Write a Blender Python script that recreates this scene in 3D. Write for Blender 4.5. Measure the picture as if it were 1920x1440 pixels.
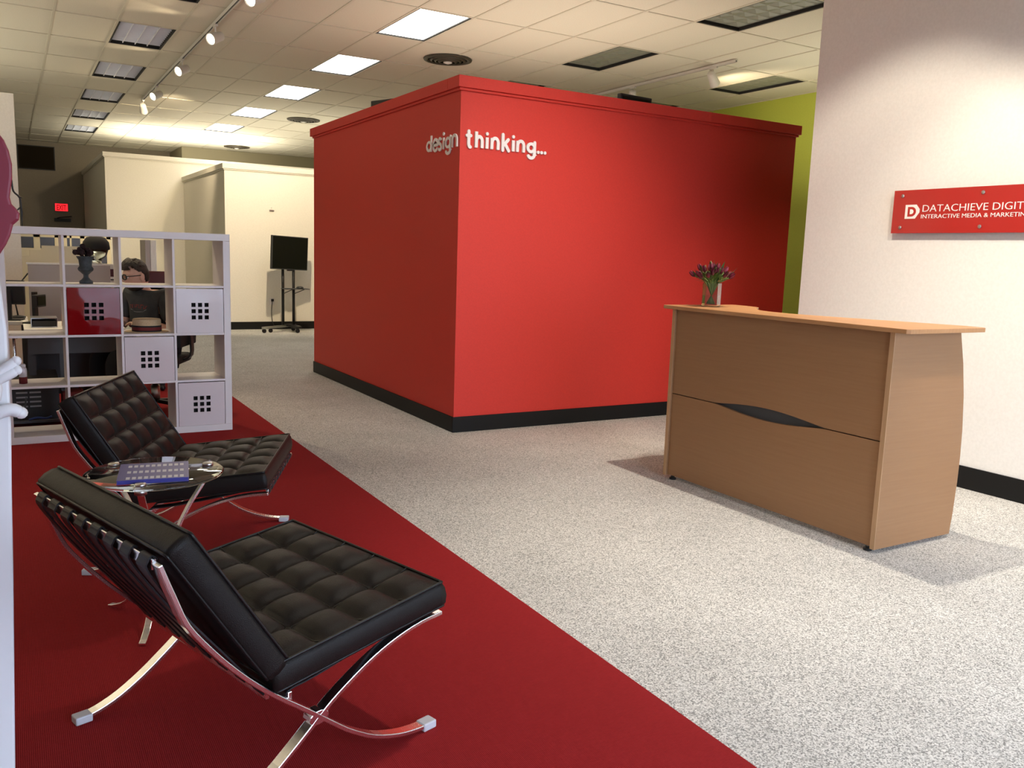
import bpy, bmesh, math, random
from mathutils import Vector, Matrix
random.seed(7)
PI = math.pi
scene = bpy.context.scene
for o in list(bpy.data.objects):
    bpy.data.objects.remove(o)

# ------------------------------------------------------------------ camera, world, light, exposure
F_PX = 1600.16
YAW, PITCH, ROLL = 0.530904, -0.149447, 0.033458
H = 1.40
ZC = 3.76                                   # ceiling height
cam_data = bpy.data.cameras.new('camera')
cam = bpy.data.objects.new('camera', cam_data)
scene.collection.objects.link(cam)
cam_data.sensor_fit = 'HORIZONTAL'
cam_data.sensor_width = 36.0
cam_data.lens = F_PX / 1920 * 36.0
cam_data.clip_start = 0.05
cy_, sy_ = math.cos(YAW), math.sin(YAW)
fwd = Vector((sy_ * math.cos(PITCH), cy_ * math.cos(PITCH), math.sin(PITCH)))
r0 = Vector((cy_, -sy_, 0)); u0 = r0.cross(fwd)
right = math.cos(ROLL) * r0 + math.sin(ROLL) * u0
up = -math.sin(ROLL) * r0 + math.cos(ROLL) * u0
cam.matrix_world = Matrix(((right.x, up.x, -fwd.x, 0), (right.y, up.y, -fwd.y, 0),
                           (right.z, up.z, -fwd.z, H), (0, 0, 0, 1)))
scene.camera = cam
scene.view_settings.view_transform = 'Standard'
scene.view_settings.look = 'None'
scene.view_settings.gamma = 1.0
scene.view_settings.use_curve_mapping = False
scene.view_settings.exposure = 0.0

DAY = 10.5          # overcast daylight through the shop windows behind the camera
UP = 1.0
PANEL = 12.0        # ceiling light panels
world = bpy.data.worlds.new('overcast_sky'); scene.world = world
world.use_nodes = True
wb = world.node_tree.nodes['Background']
wb.inputs['Color'].default_value = (0.66, 0.79, 1.0, 1); wb.inputs['Strength'].default_value = DAY

YF = -2.0           # shop front
WINDOWS = [(-1.35, -0.95, 0.25, 2.65), (0.95, 2.9, 0.12, 2.65), (3.05, 5.0, 0.12, 2.65)]
for (x0, x1, z0, z1) in WINDOWS:            # portals: they only guide the sampling of the sky
    l = bpy.data.lights.new('window_portal', 'AREA'); l.shape = 'RECTANGLE'; l.size = x1 - x0; l.size_y = z1 - z0
    l.cycles.is_portal = True
    o = bpy.data.objects.new('window_portal', l); scene.collection.objects.link(o)
    o.location = ((x0 + x1) / 2, YF - 0.05, (z0 + z1) / 2); o.rotation_euler = (PI / 2, 0, PI)

def aim(o, target):
    d = Vector(target) - Vector(o.location)
    o.rotation_euler = d.to_track_quat('-Z', 'Y').to_euler()

def spot(loc, target, power, angle, blend=0.5, color=(1.0, 0.80, 0.52), size=0.04):
    l = bpy.data.lights.new('track_or_fill_beam', 'SPOT'); l.energy = power; l.spot_size = math.radians(angle)
    l.spot_blend = blend; l.color = color; l.shadow_soft_size = size
    o = bpy.data.objects.new('track_or_fill_beam', l); scene.collection.objects.link(o)
    o.location = loc; aim(o, target); return o

WARM = (1.0, 0.82, 0.55)
# track spots over the reception, aimed at the sign wall, the red room and the sitting corner (their track hangs above the frame), plus added floor fill
SOFT = (1.0, 0.89, 0.73)
spot((3.3, 1.4, 3.6), (5.29, 2.5, 1.10), 285, 66, 0.5, SOFT)
spot((3.3, 3.0, 3.6), (5.29, 4.0, 1.10), 215, 64, 0.5, SOFT)
spot((2.9, 3.0, 3.6), (3.6, 5.93, 1.25), 360, 60, 1.0, SOFT)
spot((3.7, 3.2, 3.65), (3.8, 3.1, 0.0), 360, 82, 0.8, SOFT)
spot((2.1, 2.5, 3.65), (2.1, 2.3, 0.0), 190, 74, 0.9, SOFT)
spot((3.6, 0.9, 3.65), (3.6, 0.9, 0.0), 130, 84, 0.9, (1.0, 0.97, 0.95))  # added downlight, stands in for daylight on the front floor
# in the work area behind
spot((0.7, 8.9, 3.65), (0.7, 7.4, 0.8), 150, 60, 0.8)
spot((3.4, 12.2, 3.6), (3.8, 14.8, 1.9), 420, 80, 0.7)
spot((2.4, 14.4, 3.6), (2.4, 18.7, 2.0), 300, 75, 0.7)
spot((7.9, 8.6, 3.3), (8.9, 8.4, 3.76), 30, 120, 0.7)

def ceiling_fill(loc, sx, sy, power, color=(1.0, 0.92, 0.72)):
    """upward area fill for the ceiling, added without a lamp unless noted"""
    l = bpy.data.lights.new('ceiling_fill', 'AREA'); l.shape = 'RECTANGLE'; l.size = sx; l.size_y = sy; l.energy = power; l.color = color
    o = bpy.data.objects.new('ceiling_fill', l); scene.collection.objects.link(o); o.location = loc; o.rotation_euler = (PI, 0, 0); return o
ceiling_fill((4.75, 7.7, 2.4), 3.0, 3.0, UP * 41)
ceiling_fill((6.2, 16.8, 2.4), 5.6, 3.0, UP * 60)
ceiling_fill((3.6, 20.4, 2.9), 3.0, 2.2, UP * 130)  # lamp behind the tall room, inferred from the bright ceiling patch
ceiling_fill((8.3, 6.6, 2.2), 2.0, 3.0, UP * 34)
ceiling_fill((-1.6, 12.5, 2.2), 2.6, 4.5, UP * 55)
ceiling_fill((-2.2, 7.4, 1.9), 2.4, 4.0, UP * 105)

# ------------------------------------------------------------------ materials
def lin(c):
    return tuple((v / 12.92 if v <= 0.04045 else ((v + 0.055) / 1.055) ** 2.4) for v in [k / 255 for k in c])

def mat(name, col, rough=0.6, metal=0.0, spec=0.5, emit=None, estr=0.0, coat=0.0, trans=0.0, ior=1.45):
    m = bpy.data.materials.new(name); m.use_nodes = True
    b = m.node_tree.nodes['Principled BSDF']
    b.inputs['Base Color'].default_value = (*col, 1)
    b.inputs['Roughness'].default_value = rough; b.inputs['Metallic'].default_value = metal
    b.inputs['Specular IOR Level'].default_value = spec; b.inputs['Coat Weight'].default_value = coat
    b.inputs['Transmission Weight'].default_value = trans; b.inputs['IOR'].default_value = ior
    if emit:
        b.inputs['Emission Color'].default_value = (*emit, 1); b.inputs['Emission Strength'].default_value = estr
    return m

def nodes(m):
    nt = m.node_tree
    return nt, nt.nodes, nt.links, nt.nodes['Principled BSDF']

def add_noise(m, scale, c1, c2, bump=0.0, detail=3, stretch=None, lo=0.35, hi=0.65, dist=0.01):
    nt, N, L, b = nodes(m)
    tc = N.new('ShaderNodeTexCoord'); mp = N.new('ShaderNodeMapping')
    if stretch: mp.inputs['Scale'].default_value = stretch
    nz = N.new('ShaderNodeTexNoise'); nz.inputs['Scale'].default_value = scale; nz.inputs['Detail'].default_value = detail
    rp = N.new('ShaderNodeValToRGB')
    rp.color_ramp.elements[0].position = lo; rp.color_ramp.elements[0].color = (*c1, 1)
    rp.color_ramp.elements[1].position = hi; rp.color_ramp.elements[1].color = (*c2, 1)
    L.new(tc.outputs['Object'], mp.inputs['Vector']); L.new(mp.outputs['Vector'], nz.inputs['Vector'])
    L.new(nz.outputs['Fac'], rp.inputs['Fac']); L.new(rp.outputs['Color'], b.inputs['Base Color'])
    if bump:
        bp = N.new('ShaderNodeBump'); bp.inputs['Strength'].default_value = bump; bp.inputs['Distance'].default_value = dist
        L.new(nz.outputs['Fac'], bp.inputs['Height']); L.new(bp.outputs['Normal'], b.inputs['Normal'])
    return m

M = {}
M['red_wall'] = add_noise(mat('red_paint', (.6, .03, .02), .55), 90, (.57, .032, .021), (.61, .035, .023), .05, dist=.002)
M['cream'] = add_noise(mat('cream_paint', (.8, .76, .66), .7), 60, (.74, .71, .63), (.78, .75, .67), .05, dist=.002)
M['white_wall'] = add_noise(mat('white_paint', (.8, .78, .74), .7), 60, (.76, .74, .70), (.80, .78, .74), .05, dist=.002)
M['green'] = add_noise(mat('lime_paint', (.4, .42, .05), .7), 60, (.48, .56, .085), (.51, .59, .09), .05, dist=.002)
M['dark_wall'] = add_noise(mat('taupe_paint', (.3, .25, .2), .8), 40, (.27, .23, .18), (.29, .25, .2), .03)
M['soffit'] = mat('olive_grey_paint', (.28, .25, .17), .8)
M['black_base'] = mat('black_vinyl', (.007, .007, .007), .5, spec=.3)
M['tile'] = add_noise(mat('ceiling_tile_board', (.7, .66, .56), .9), 120, (.66, .62, .53), (.74, .70, .60), .25, detail=4, dist=.003)
M['tbar'] = mat('ceiling_grid_metal', (.62, .58, .49), .6)
M['plenum'] = mat('dark_plenum', (.02, .02, .02), .9)
M['black'] = mat('black_plastic', (.012, .012, .013), .4)
M['matte_black'] = mat('matte_black', (.008, .008, .008), .8)
M['screen'] = mat('dark_screen', (.006, .006, .007), .15)
M['chrome'] = mat('chrome', (.88, .88, .89), .22, 1.0)
M['steel'] = mat('brushed_steel', (.55, .55, .55), .3, 1.0)
M['cap'] = mat('pale_plastic_cap', (.55, .56, .60), .35)
M['white_lam'] = mat('white_laminate', (.74, .70, .70), .35)
M['white_gloss'] = mat('white_gloss_plastic', (.72, .66, .68), .12, coat=.5)
M['red_gloss'] = mat('red_gloss_plastic', (.22, .004, .006), .04, coat=.6)
for k_ in ('white_gloss', 'red_gloss'):
    nt, N, L, b = nodes(M[k_])
    tc = N.new('ShaderNodeTexCoord'); nz = N.new('ShaderNodeTexNoise'); nz.inputs['Scale'].default_value = 5; nz.inputs['Detail'].default_value = 1
    bp = N.new('ShaderNodeBump'); bp.inputs['Strength'].default_value = .14; bp.inputs['Distance'].default_value = .012
    L.new(tc.outputs['Object'], nz.inputs['Vector']); L.new(nz.outputs['Fac'], bp.inputs['Height']); L.new(bp.outputs['Normal'], b.inputs['Normal'])
    L.new(bp.outputs['Normal'], b.inputs['Coat Normal'])
M['letter'] = mat('white_letter', (.80, .76, .76), .5)
M['sign_white'] = mat('white_vinyl_print', (.85, .80, .76), .5)
M['sign_red'] = mat('red_acrylic', (.40, .010, .008), .25, coat=.3)
M['glass'] = mat('clear_glass', (.86, .93, .90), .02, trans=1.0, ior=1.45)
M['table_glass'] = mat('table_glass', (.86, .95, .90), .01, trans=1.0, ior=1.45)
M['water'] = mat('water', (.9, .95, .93), .0, trans=1.0, ior=1.33)
M['panel_on'] = mat('lit_panel_lens', (.9, .9, .9), .5, emit=(1.0, .95, .86), estr=PANEL)
M['louver'] = mat('silver_louver', (.82, .85, .94), .4)
M['prism'] = mat('grey_prismatic_lens', (.22, .23, .20), .35)
M['fix_shade'] = mat('fixture_gap_shade', (.01, .01, .01), .8)
M['vent'] = mat('bronze_vent', (.055, .045, .032), .5)
M['lamp_white'] = mat('white_lamp_metal', (.68, .66, .63), .4)
M['lamp_on'] = mat('lit_spot_bulb', (1, 1, 1), .4, emit=(1.0, .86, .6), estr=14)
M['exit_on'] = mat('exit_sign_lit_red', (.5, .0, .0), .4, emit=(1.0, .02, .03), estr=1.3)
M['exit_dim'] = mat('exit_sign_letter', (.3, .0, .0), .4, emit=(.35, .0, .0), estr=.5)
M['skin'] = add_noise(mat('skin', (.5, .3, .22), .5), 30, (.60, .36, .27), (.66, .41, .32))
M['hair'] = add_noise(mat('dark_hair', (.012, .008, .006), .5), 60, (.010, .007, .005), (.03, .02, .014), .5, stretch=(1, 1, 6))
M['shirt'] = add_noise(mat('charcoal_tshirt', (.03, .035, .04), .9), 12, (.026, .030, .036), (.04, .045, .05), .2)
M['print_red'] = mat('faded_red_print', (.20, .03, .03), .8)
M['print_grey'] = mat('faded_grey_print', (.22, .24, .24), .8)
M['jeans'] = mat('black_trousers', (.010, .011, .014), .9)
M['straw'] = add_noise(mat('straw_hat', (.5, .36, .2), .8), 120, (.46, .33, .19), (.60, .45, .28), .3, stretch=(1, 1, 4))
M['band_red'] = mat('maroon_band', (.14, .012, .012), .8)
M['band_black'] = mat('black_band', (.01, .01, .01), .8)
M['urn'] = add_noise(mat('slate_urn', (.045, .055, .06), .6), 40, (.035, .045, .05), (.06, .07, .075), .2)
M['dark_plant'] = mat('dried_dark_plant', (.03, .014, .014), .9)
M['cubicle'] = mat('grey_panel_fabric', (.42, .38, .37), .9)
M['desk_dark'] = mat('dark_grey_desk', (.05, .05, .055), .6)
M['tower'] = mat('black_tower', (.012, .012, .013), .5)
M['vent_grey'] = mat('grey_grille', (.25, .25, .27), .5)
M['maroon'] = mat('maroon_leather', (.07, .006, .008), .5)
M['red_bag'] = mat('dark_red_fabric', (.12, .008, .008), .8)
M['orange'] = mat('orange_card', (.62, .30, .10), .7)
M['blue_cable'] = mat('blue_cable', (.01, .03, .12), .5)
M['pink'] = mat('magenta_card', (.23, .014, .036), .4)
M['standee_white'] = mat('white_board', (.80, .80, .82), .5)
M['book_blue'] = mat('blue_cover', (.055, .055, .28), .35)
M['book_print'] = mat('pale_cover_print', (.55, .57, .68), .4)
M['paper'] = mat('paper', (.75, .73, .7), .8)
M['leaf'] = add_noise(mat('green_leaf', (.05, .10, .02), .5), 30, (.035, .08, .014), (.08, .15, .03))
M['stem'] = mat('pale_stem', (.16, .22, .06), .6)
M['petal'] = add_noise(mat('crimson_petal', (.15, .01, .03), .5), 40, (.045, .003, .012), (.20, .012, .04))
M['pavement'] = add_noise(mat('grey_pavement', (.16, .16, .16), .9), 6, (.13, .13, .13), (.18, .18, .175))
M['recess'] = mat('dark_grey_recess', (.035, .038, .04), .6)
M['slot'] = mat('slate_slot', (.055, .060, .065), .6)
M['grille_dark'] = mat('dark_brown_panel', (.022, .016, .010), .9, spec=.1)
M['window_dark'] = mat('dark_pane', (.045, .036, .028), .25)
M['frame_cream'] = mat('cream_frame', (.72, .64, .46), .6)
M['strap'] = mat('black_saddle_strap', (.012, .012, .014), .5)
M['thread'] = mat('black_piping', (.004, .004, .004), .45)

# black leather
m = mat('black_leather', (.012, .010, .009), .45, spec=.22)
nt, N, L, b = nodes(m)
tc = N.new('ShaderNodeTexCoord'); n1 = N.new('ShaderNodeTexVoronoi'); n1.inputs['Scale'].default_value = 420
n2 = N.new('ShaderNodeTexNoise'); n2.inputs['Scale'].default_value = 14; n2.inputs['Detail'].default_value = 3
mx = N.new('ShaderNodeMath'); mx.operation = 'MULTIPLY_ADD'; mx.inputs[1].default_value = 3.0
bp = N.new('ShaderNodeBump'); bp.inputs['Strength'].default_value = .28; bp.inputs['Distance'].default_value = .002
L.new(tc.outputs['Object'], n1.inputs['Vector']); L.new(tc.outputs['Object'], n2.inputs['Vector'])
L.new(n2.outputs['Fac'], mx.inputs[0]); L.new(n1.outputs['Distance'], mx.inputs[2])
L.new(mx.outputs[0], bp.inputs['Height']); L.new(bp.outputs['Normal'], b.inputs['Normal'])
M['leather'] = m

# grey loop carpet: salt and pepper speckle
m = mat('grey_loop_carpet', (.4, .4, .38), .95, spec=.1)
nt, N, L, b = nodes(m)
tc = N.new('ShaderNodeTexCoord')
v1 = N.new('ShaderNodeTexVoronoi'); v1.inputs['Scale'].default_value = 230
n1 = N.new('ShaderNodeTexNoise'); n1.inputs['Scale'].default_value = 150; n1.inputs['Detail'].default_value = 3
n2 = N.new('ShaderNodeTexNoise'); n2.inputs['Scale'].default_value = 2.2; n2.inputs['Detail'].default_value = 2
ad = N.new('ShaderNodeMix'); ad.inputs[0].default_value = .6
sep = N.new('ShaderNodeSeparateColor')
rp = N.new('ShaderNodeValToRGB'); e = rp.color_ramp.elements
e[0].position = .25; e[0].color = (.26, .26, .25, 1); e[1].position = .72; e[1].color = (.80, .79, .76, 1)
k = rp.color_ramp.elements.new(.46); k.color = (.56, .555, .53, 1)
mul = N.new('ShaderNodeMixRGB'); mul.blend_type = 'MULTIPLY'; mul.inputs['Fac'].default_value = .25
bp = N.new('ShaderNodeBump'); bp.inputs['Strength'].default_value = .6; bp.inputs['Distance'].default_value = .006
for t in (v1, n1, n2): L.new(tc.outputs['Object'], t.inputs['Vector'])
L.new(v1.outputs['Color'], sep.inputs['Color']); L.new(n1.outputs['Fac'], ad.inputs[2]); L.new(sep.outputs[0], ad.inputs[3])
L.new(ad.outputs[0], rp.inputs['Fac']); L.new(rp.outputs['Color'], mul.inputs['Color1']); L.new(n2.outputs['Fac'], mul.inputs['Color2'])
L.new(mul.outputs['Color'], b.inputs['Base Color']); L.new(ad.outputs[0], bp.inputs['Height']); L.new(bp.outputs['Normal'], b.inputs['Normal'])
M['grey_carpet'] = m

# red ribbed carpet
m = mat('red_ribbed_carpet', (.25, .01, .013), .95, spec=.1)
nt, N, L, b = nodes(m)
tc = N.new('ShaderNodeTexCoord'); mp = N.new('ShaderNodeMapping'); mp.inputs['Scale'].default_value = (1, 14, 1)
wv = N.new('ShaderNodeTexWave'); wv.wave_type = 'BANDS'; wv.bands_direction = 'X'; wv.inputs['Scale'].default_value = 62; wv.inputs['Distortion'].default_value = 1.2
n1 = N.new('ShaderNodeTexNoise'); n1.inputs['Scale'].default_value = 60; n1.inputs['Detail'].default_value = 2
n2 = N.new('ShaderNodeTexNoise'); n2.inputs['Scale'].default_value = 1.5
ad = N.new('ShaderNodeMix'); ad.inputs[0].default_value = .5
rp = N.new('ShaderNodeValToRGB'); e = rp.color_ramp.elements
e[0].position = .2; e[0].color = (.19, .011, .013, 1); e[1].position = .8; e[1].color = (.35, .024, .027, 1)
bp = N.new('ShaderNodeBump'); bp.inputs['Strength'].default_value = .5; bp.inputs['Distance'].default_value = .003
L.new(tc.outputs['Object'], wv.inputs['Vector']); L.new(tc.outputs['Object'], mp.inputs['Vector']); L.new(mp.outputs['Vector'], n1.inputs['Vector'])
L.new(wv.outputs['Fac'], ad.inputs[2]); L.new(n1.outputs['Fac'], ad.inputs[3]); L.new(ad.outputs[0], rp.inputs['Fac'])
L.new(rp.outputs['Color'], b.inputs['Base Color']); L.new(ad.outputs[0], bp.inputs['Height']); L.new(bp.outputs['Normal'], b.inputs['Normal'])
M['red_carpet'] = m

# beech laminate
def wood(name, stretch, dk, lt):
    m = mat(name, lt, .42, spec=.4)
    nt, N, L, b = nodes(m)
    tc = N.new('ShaderNodeTexCoord'); mp = N.new('ShaderNodeMapping'); mp.inputs['Scale'].default_value = stretch
    n1 = N.new('ShaderNodeTexNoise'); n1.inputs['Scale'].default_value = 9; n1.inputs['Detail'].default_value = 6; n1.inputs['Roughness'].default_value = .65
    rp = N.new('ShaderNodeValToRGB'); e = rp.color_ramp.elements
    e[0].position = .3; e[0].color = (*dk, 1); e[1].position = .7; e[1].color = (*lt, 1)
    L.new(tc.outputs['Object'], mp.inputs['Vector']); L.new(mp.outputs['Vector'], n1.inputs['Vector'])
    L.new(n1.outputs['Fac'], rp.inputs['Fac']); L.new(rp.outputs['Color'], b.inputs['Base Color'])
    return m
M['beech_front'] = wood('beech_laminate_front', (2, .35, 9), (.295, .153, .072), (.325, .174, .083))
M['beech_side'] = wood('beech_laminate_side', (.35, 2, 9), (.295, .153, .072), (.325, .174, .083))
M['beech_top_lit'] = wood('beech_laminate_top_lit', (9, .35, 2), (.40, .20, .085), (.47, .25, .115))  # same laminate made lighter, overhead light put into the colour
M['beech_edge'] = wood('beech_edge_band', (2, 2, .4), (.42, .25, .13), (.50, .30, .16))

# ------------------------------------------------------------------ mesh helpers
C = scene.collection

class MB:
    """collects simple shapes and links them as one mesh object"""
    def __init__(s): s.v = []; s.f = []; s.mi = []; s.cur = 0
    def add(s, vs, fs):
        n = len(s.v); s.v += [tuple(p) for p in vs]; s.f += [tuple(i + n for i in f) for f in fs]; s.mi += [s.cur] * len(fs); return s
    def box(s, x0, x1, y0, y1, z0, z1, mtx=None):
        vs = [Vector((x, y, z)) for x in (x0, x1) for y in (y0, y1) for z in (z0, z1)]
        if mtx: vs = [mtx @ p for p in vs]
        return s.add(vs, [(0, 1, 3, 2), (4, 6, 7, 5), (0, 4, 5, 1), (2, 3, 7, 6), (0, 2, 6, 4), (1, 5, 7, 3)])
    def prism(s, poly, d0, d1, fn):
        """poly: 2-D points; fn(a, b, d) -> 3-D point; extruded from d0 to d1"""
        n = len(poly)
        vs = [fn(a, b, d0) for a, b in poly] + [fn(a, b, d1) for a, b in poly]
        return s.add(vs, [tuple(range(n - 1, -1, -1)), tuple(range(n, 2 * n))] + [(i, (i + 1) % n, n + (i + 1) % n, n + i) for i in range(n)])
    def tube(s, pts, r, n=8, closed=False):
        pts = [Vector(p) for p in pts]; rs = r if isinstance(r, (list, tuple)) else [r] * len(pts)
        rings = []; prev = None
        for i, p in enumerate(pts):
            a = pts[max(i - 1, 0)] if not closed else pts[i - 1]
            b_ = pts[min(i + 1, len(pts) - 1)] if not closed else pts[(i + 1) % len(pts)]
            t = (b_ - a).normalized()
            if prev is None:
                q = Vector((0, 0, 1)) if abs(t.z) < .9 else Vector((1, 0, 0))
                prev = (q - q.dot(t) * t).normalized()
            else:
                prev = (prev - prev.dot(t) * t).normalized()
            w = t.cross(prev)
            rings.append([p + rs[i] * (math.cos(2 * PI * j / n) * prev + math.sin(2 * PI * j / n) * w) for j in range(n)])
        vs = [p for rg in rings for p in rg]; m_ = len(rings); fs = []
        for i in range(m_ if closed else m_ - 1):
            for j in range(n):
                a, b2 = i * n + j, i * n + (j + 1) % n; c, d = ((i + 1) % m_) * n + (j + 1) % n, ((i + 1) % m_) * n + j
                fs.append((a, b2, c, d))
        if not closed: fs += [tuple(range(n - 1, -1, -1)), tuple((m_ - 1) * n + j for j in range(n))]
        return s.add(vs, fs)
    def ribbon(s, pts, side, w, t, close_ends=True):
        """flat bar swept along pts; width w along the fixed direction side, thickness t"""
        pts = [Vector(p) for p in pts]; side = Vector(side).normalized(); vs = []
        for i, p in enumerate(pts):
            tan = (pts[min(i + 1, len(pts) - 1)] - pts[max(i - 1, 0)]).normalized(); nrm = tan.cross(side).normalized()
            vs += [p + side * w / 2 + nrm * t / 2, p - side * w / 2 + nrm * t / 2, p - side * w / 2 - nrm * t / 2, p + side * w / 2 - nrm * t / 2]
        fs = []
        for i in range(len(pts) - 1):
            for j in range(4): fs.append((i * 4 + j, i * 4 + (j + 1) % 4, i * 4 + 4 + (j + 1) % 4, i * 4 + 4 + j))
        m_ = (len(pts) - 1) * 4
        fs += [(3, 2, 1, 0), (m_, m_ + 1, m_ + 2, m_ + 3)]
        return s.add(vs, fs)
    def lathe(s, prof, n=24, c=(0, 0, 0), caps=True):
        vs = []; m_ = len(prof)
        for r, z in prof:
            for j in range(n): vs.append((c[0] + r * math.cos(2 * PI * j / n), c[1] + r * math.sin(2 * PI * j / n), c[2] + z))
        fs = [(i * n + j, i * n + (j + 1) % n, (i + 1) * n + (j + 1) % n, (i + 1) * n + j) for i in range(m_ - 1) for j in range(n)]
        if caps: fs += [tuple(range(n - 1, -1, -1)), tuple((m_ - 1) * n + j for j in range(n))]
        return s.add(vs, fs)
    def ball(s, c, r, n=10, m_=6):
        rx, ry, rz = r if isinstance(r, (tuple, list)) else (r, r, r)
        vs = [(c[0], c[1], c[2] - rz)]
        for i in range(1, m_):
            a = -PI / 2 + PI * i / m_
            for j in range(n): vs.append((c[0] + rx * math.cos(a) * math.cos(2 * PI * j / n), c[1] + ry * math.cos(a) * math.sin(2 * PI * j / n), c[2] + rz * math.sin(a)))
        vs.append((c[0], c[1], c[2] + rz)); t = len(vs) - 1; fs = []
        for j in range(n):
            fs.append((0, 1 + (j + 1) % n, 1 + j)); fs.append((t, 1 + (m_ - 2) * n + j, 1 + (m_ - 2) * n + (j + 1) % n))
            for i in range(m_ - 2): fs.append((1 + i * n + j, 1 + i * n + (j + 1) % n, 1 + (i + 1) * n + (j + 1) % n, 1 + (i + 1) * n + j))
        return s.add(vs, fs)
    def mesh(s, name, mats, smooth=False):
        me = bpy.data.meshes.new(name); me.from_pydata(s.v, [], s.f)
        for m_ in (mats if isinstance(mats, (list, tuple)) else [mats]): me.materials.append(m_)
        if isinstance(mats, (list, tuple)): me.polygons.foreach_set('material_index', s.mi)
        bm = bmesh.new(); bm.from_mesh(me); bmesh.ops.recalc_face_normals(bm, faces=bm.faces); bm.to_mesh(me); bm.free()
        if smooth: me.polygons.foreach_set('use_smooth', [True] * len(me.polygons))
        return me
    def build(s, name, mats, parent=None, smooth=False, bevel=0, loc=None, seg=2):
        return put(name, s.mesh(name, mats, smooth), parent, bevel, loc, seg)

def put(name, me, parent=None, bevel=0, loc=None, seg=2):
    o = bpy.data.objects.new(name, me); C.objects.link(o)
    if parent: o.parent = parent
    if loc: o.location = loc
    if bevel:
        b = o.modifiers.new('edge_round', 'BEVEL'); b.width = bevel; b.segments = seg; b.limit_method = 'ANGLE'; b.angle_limit = math.radians(40)
        b.harden_normals = False
    return o

def tag(o, label=None, cat=None, group=None, kind=None):
    if label: o['label'] = label
    if cat: o['category'] = cat
    if group: o['group'] = group
    if kind: o['kind'] = kind
    return o

def thing(name, label, cat, loc=(0, 0, 0), rz=0.0, group=None):
    o = bpy.data.objects.new(name, None); C.objects.link(o); o.empty_display_size = .1
    o.location = loc; o.rotation_euler = (0, 0, rz)
    return tag(o, label, cat, group)

def copy_tree(o, parent=None):
    c = o.copy(); C.objects.link(c)
    if parent: c.parent = parent
    for ch in o.children: copy_tree(ch, c)
    return c

def smooth_curve(pts, n=8):
    """Catmull-Rom through the points"""
    P = [Vector(p) for p in pts]; out = []
    for i in range(len(P) - 1):
        p0 = P[i - 1] if i else P[0] * 2 - P[1]; p1, p2 = P[i], P[i + 1]; p3 = P[i + 2] if i + 2 < len(P) else P[-1] * 2 - P[-2]
        for k in range(n):
            t = k / n
            out.append(.5 * ((2 * p1) + (p2 - p0) * t + (2 * p0 - 5 * p1 + 4 * p2 - p3) * t * t + (3 * p1 - p0 - 3 * p2 + p3) * t ** 3))
    out.append(P[-1]); return out

def struct(o): return tag(o, kind='structure')

# ------------------------------------------------------------------ the room shell
XL, XR, YB = -4.0, 9.7, 24.4
struct(MB().box(XL, XR, YF, YB, -.1, 0).build('floor', M['grey_carpet']))
tag(MB().box(-3.6, 1.74, -1.8, 9.3, 0, .006).build('carpet', M['red_carpet'], bevel=.002),
    'wide deep red ribbed carpet strip under the black lounge chairs', 'carpet')
struct(MB().box(-16, 20, -22, YF - .121, -.2, -.06).build('trim_1', M['pavement']))       # pavement outside the shop window
# walls
wl = struct(MB().box(XL - .12, XL, YF, YB, 0, ZC + .14).build('wall_left', M['cream']))
wr = struct(MB().box(5.294, 5.42, YF, 4.642, 0, ZC + .14).build('wall_right', M['white_wall']))
b_ = MB().box(5.282, 5.294, YF, 4.642, 0, .145); b_.box(5.282, 5.43, 4.642, 4.654, 0, .145)
struct(b_.build('baseboard_right', M['black_base']))
struct(MB().box(XR, XR + .12, YF, YB, 0, ZC + .14).build('wall_green', M['green']))
wbk = struct(MB().box(XL, XR, YB, YB + .12, 0, ZC + .14).build('wall_back', M['dark_wall']))
struct(MB().box(3.72, XR, 22.6, YB, 3.16, ZC).build('wall_rear', M['soffit']))
# rear door in the dark back wall
dr = struct(MB().box(.72, 1.58, YB - .03, YB, .005, 1.98).build('door_1', M['dark_wall']))
f_ = MB().box(.67, .72, YB - .045, YB, 0, 2.03); f_.box(1.58, 1.63, YB - .045, YB, 0, 2.03); f_.box(.72, 1.58, YB - .045, YB, 1.985, 2.03)
f_.build('door_frame', M['dark_wall'], dr)
MB().box(.98, 1.34, YB - .10, YB - .03, 1.86, 1.94).build('door_closer', M['recess'], dr, bevel=.006)
MB().tube([(1.04, YB - .09, 1.94), (1.10, YB - .22, 1.96), (1.36, YB - .05, 2.0)], .012, 6).build('closer_arm', M['recess'], dr)
MB().tube([(.82, YB - .03, .98), (.82, YB - .09, .98), (.94, YB - .09, .98)], .012, 8).build('door_handle', M['steel'], dr)
# shop front behind the camera with its openings
fw = MB(); xs = sorted(set([XL, XR] + [v for w in WINDOWS for v in w[:2]]))
for i in range(len(xs) - 1):
    w = [k for k in WINDOWS if abs(k[0] - xs[i]) < 1e-6]
    if w:
        fw.box(xs[i], xs[i + 1], YF - .12, YF, 0, w[0][2]); fw.box(xs[i], xs[i + 1], YF - .12, YF, w[0][3], ZC + .14)
    else: fw.box(xs[i], xs[i + 1], YF - .12, YF, 0, ZC + .14)
struct(fw.build('wall_front', M['cream']))
for i, (x0, x1, z0, z1) in enumerate(WINDOWS):
    f_ = MB(); t = .045
    f_.box(x0, x0 + t, YF - .09, YF - .02, z0, z1); f_.box(x1 - t, x1, YF - .09, YF - .02, z0, z1)
    f_.box(x0 + t, x1 - t, YF - .09, YF - .02, z0, z0 + t); f_.box(x0 + t, x1 - t, YF - .09, YF - .02, z1 - t, z1)
    struct(f_.build('window_%d' % (i + 1), M['steel']))

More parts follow.
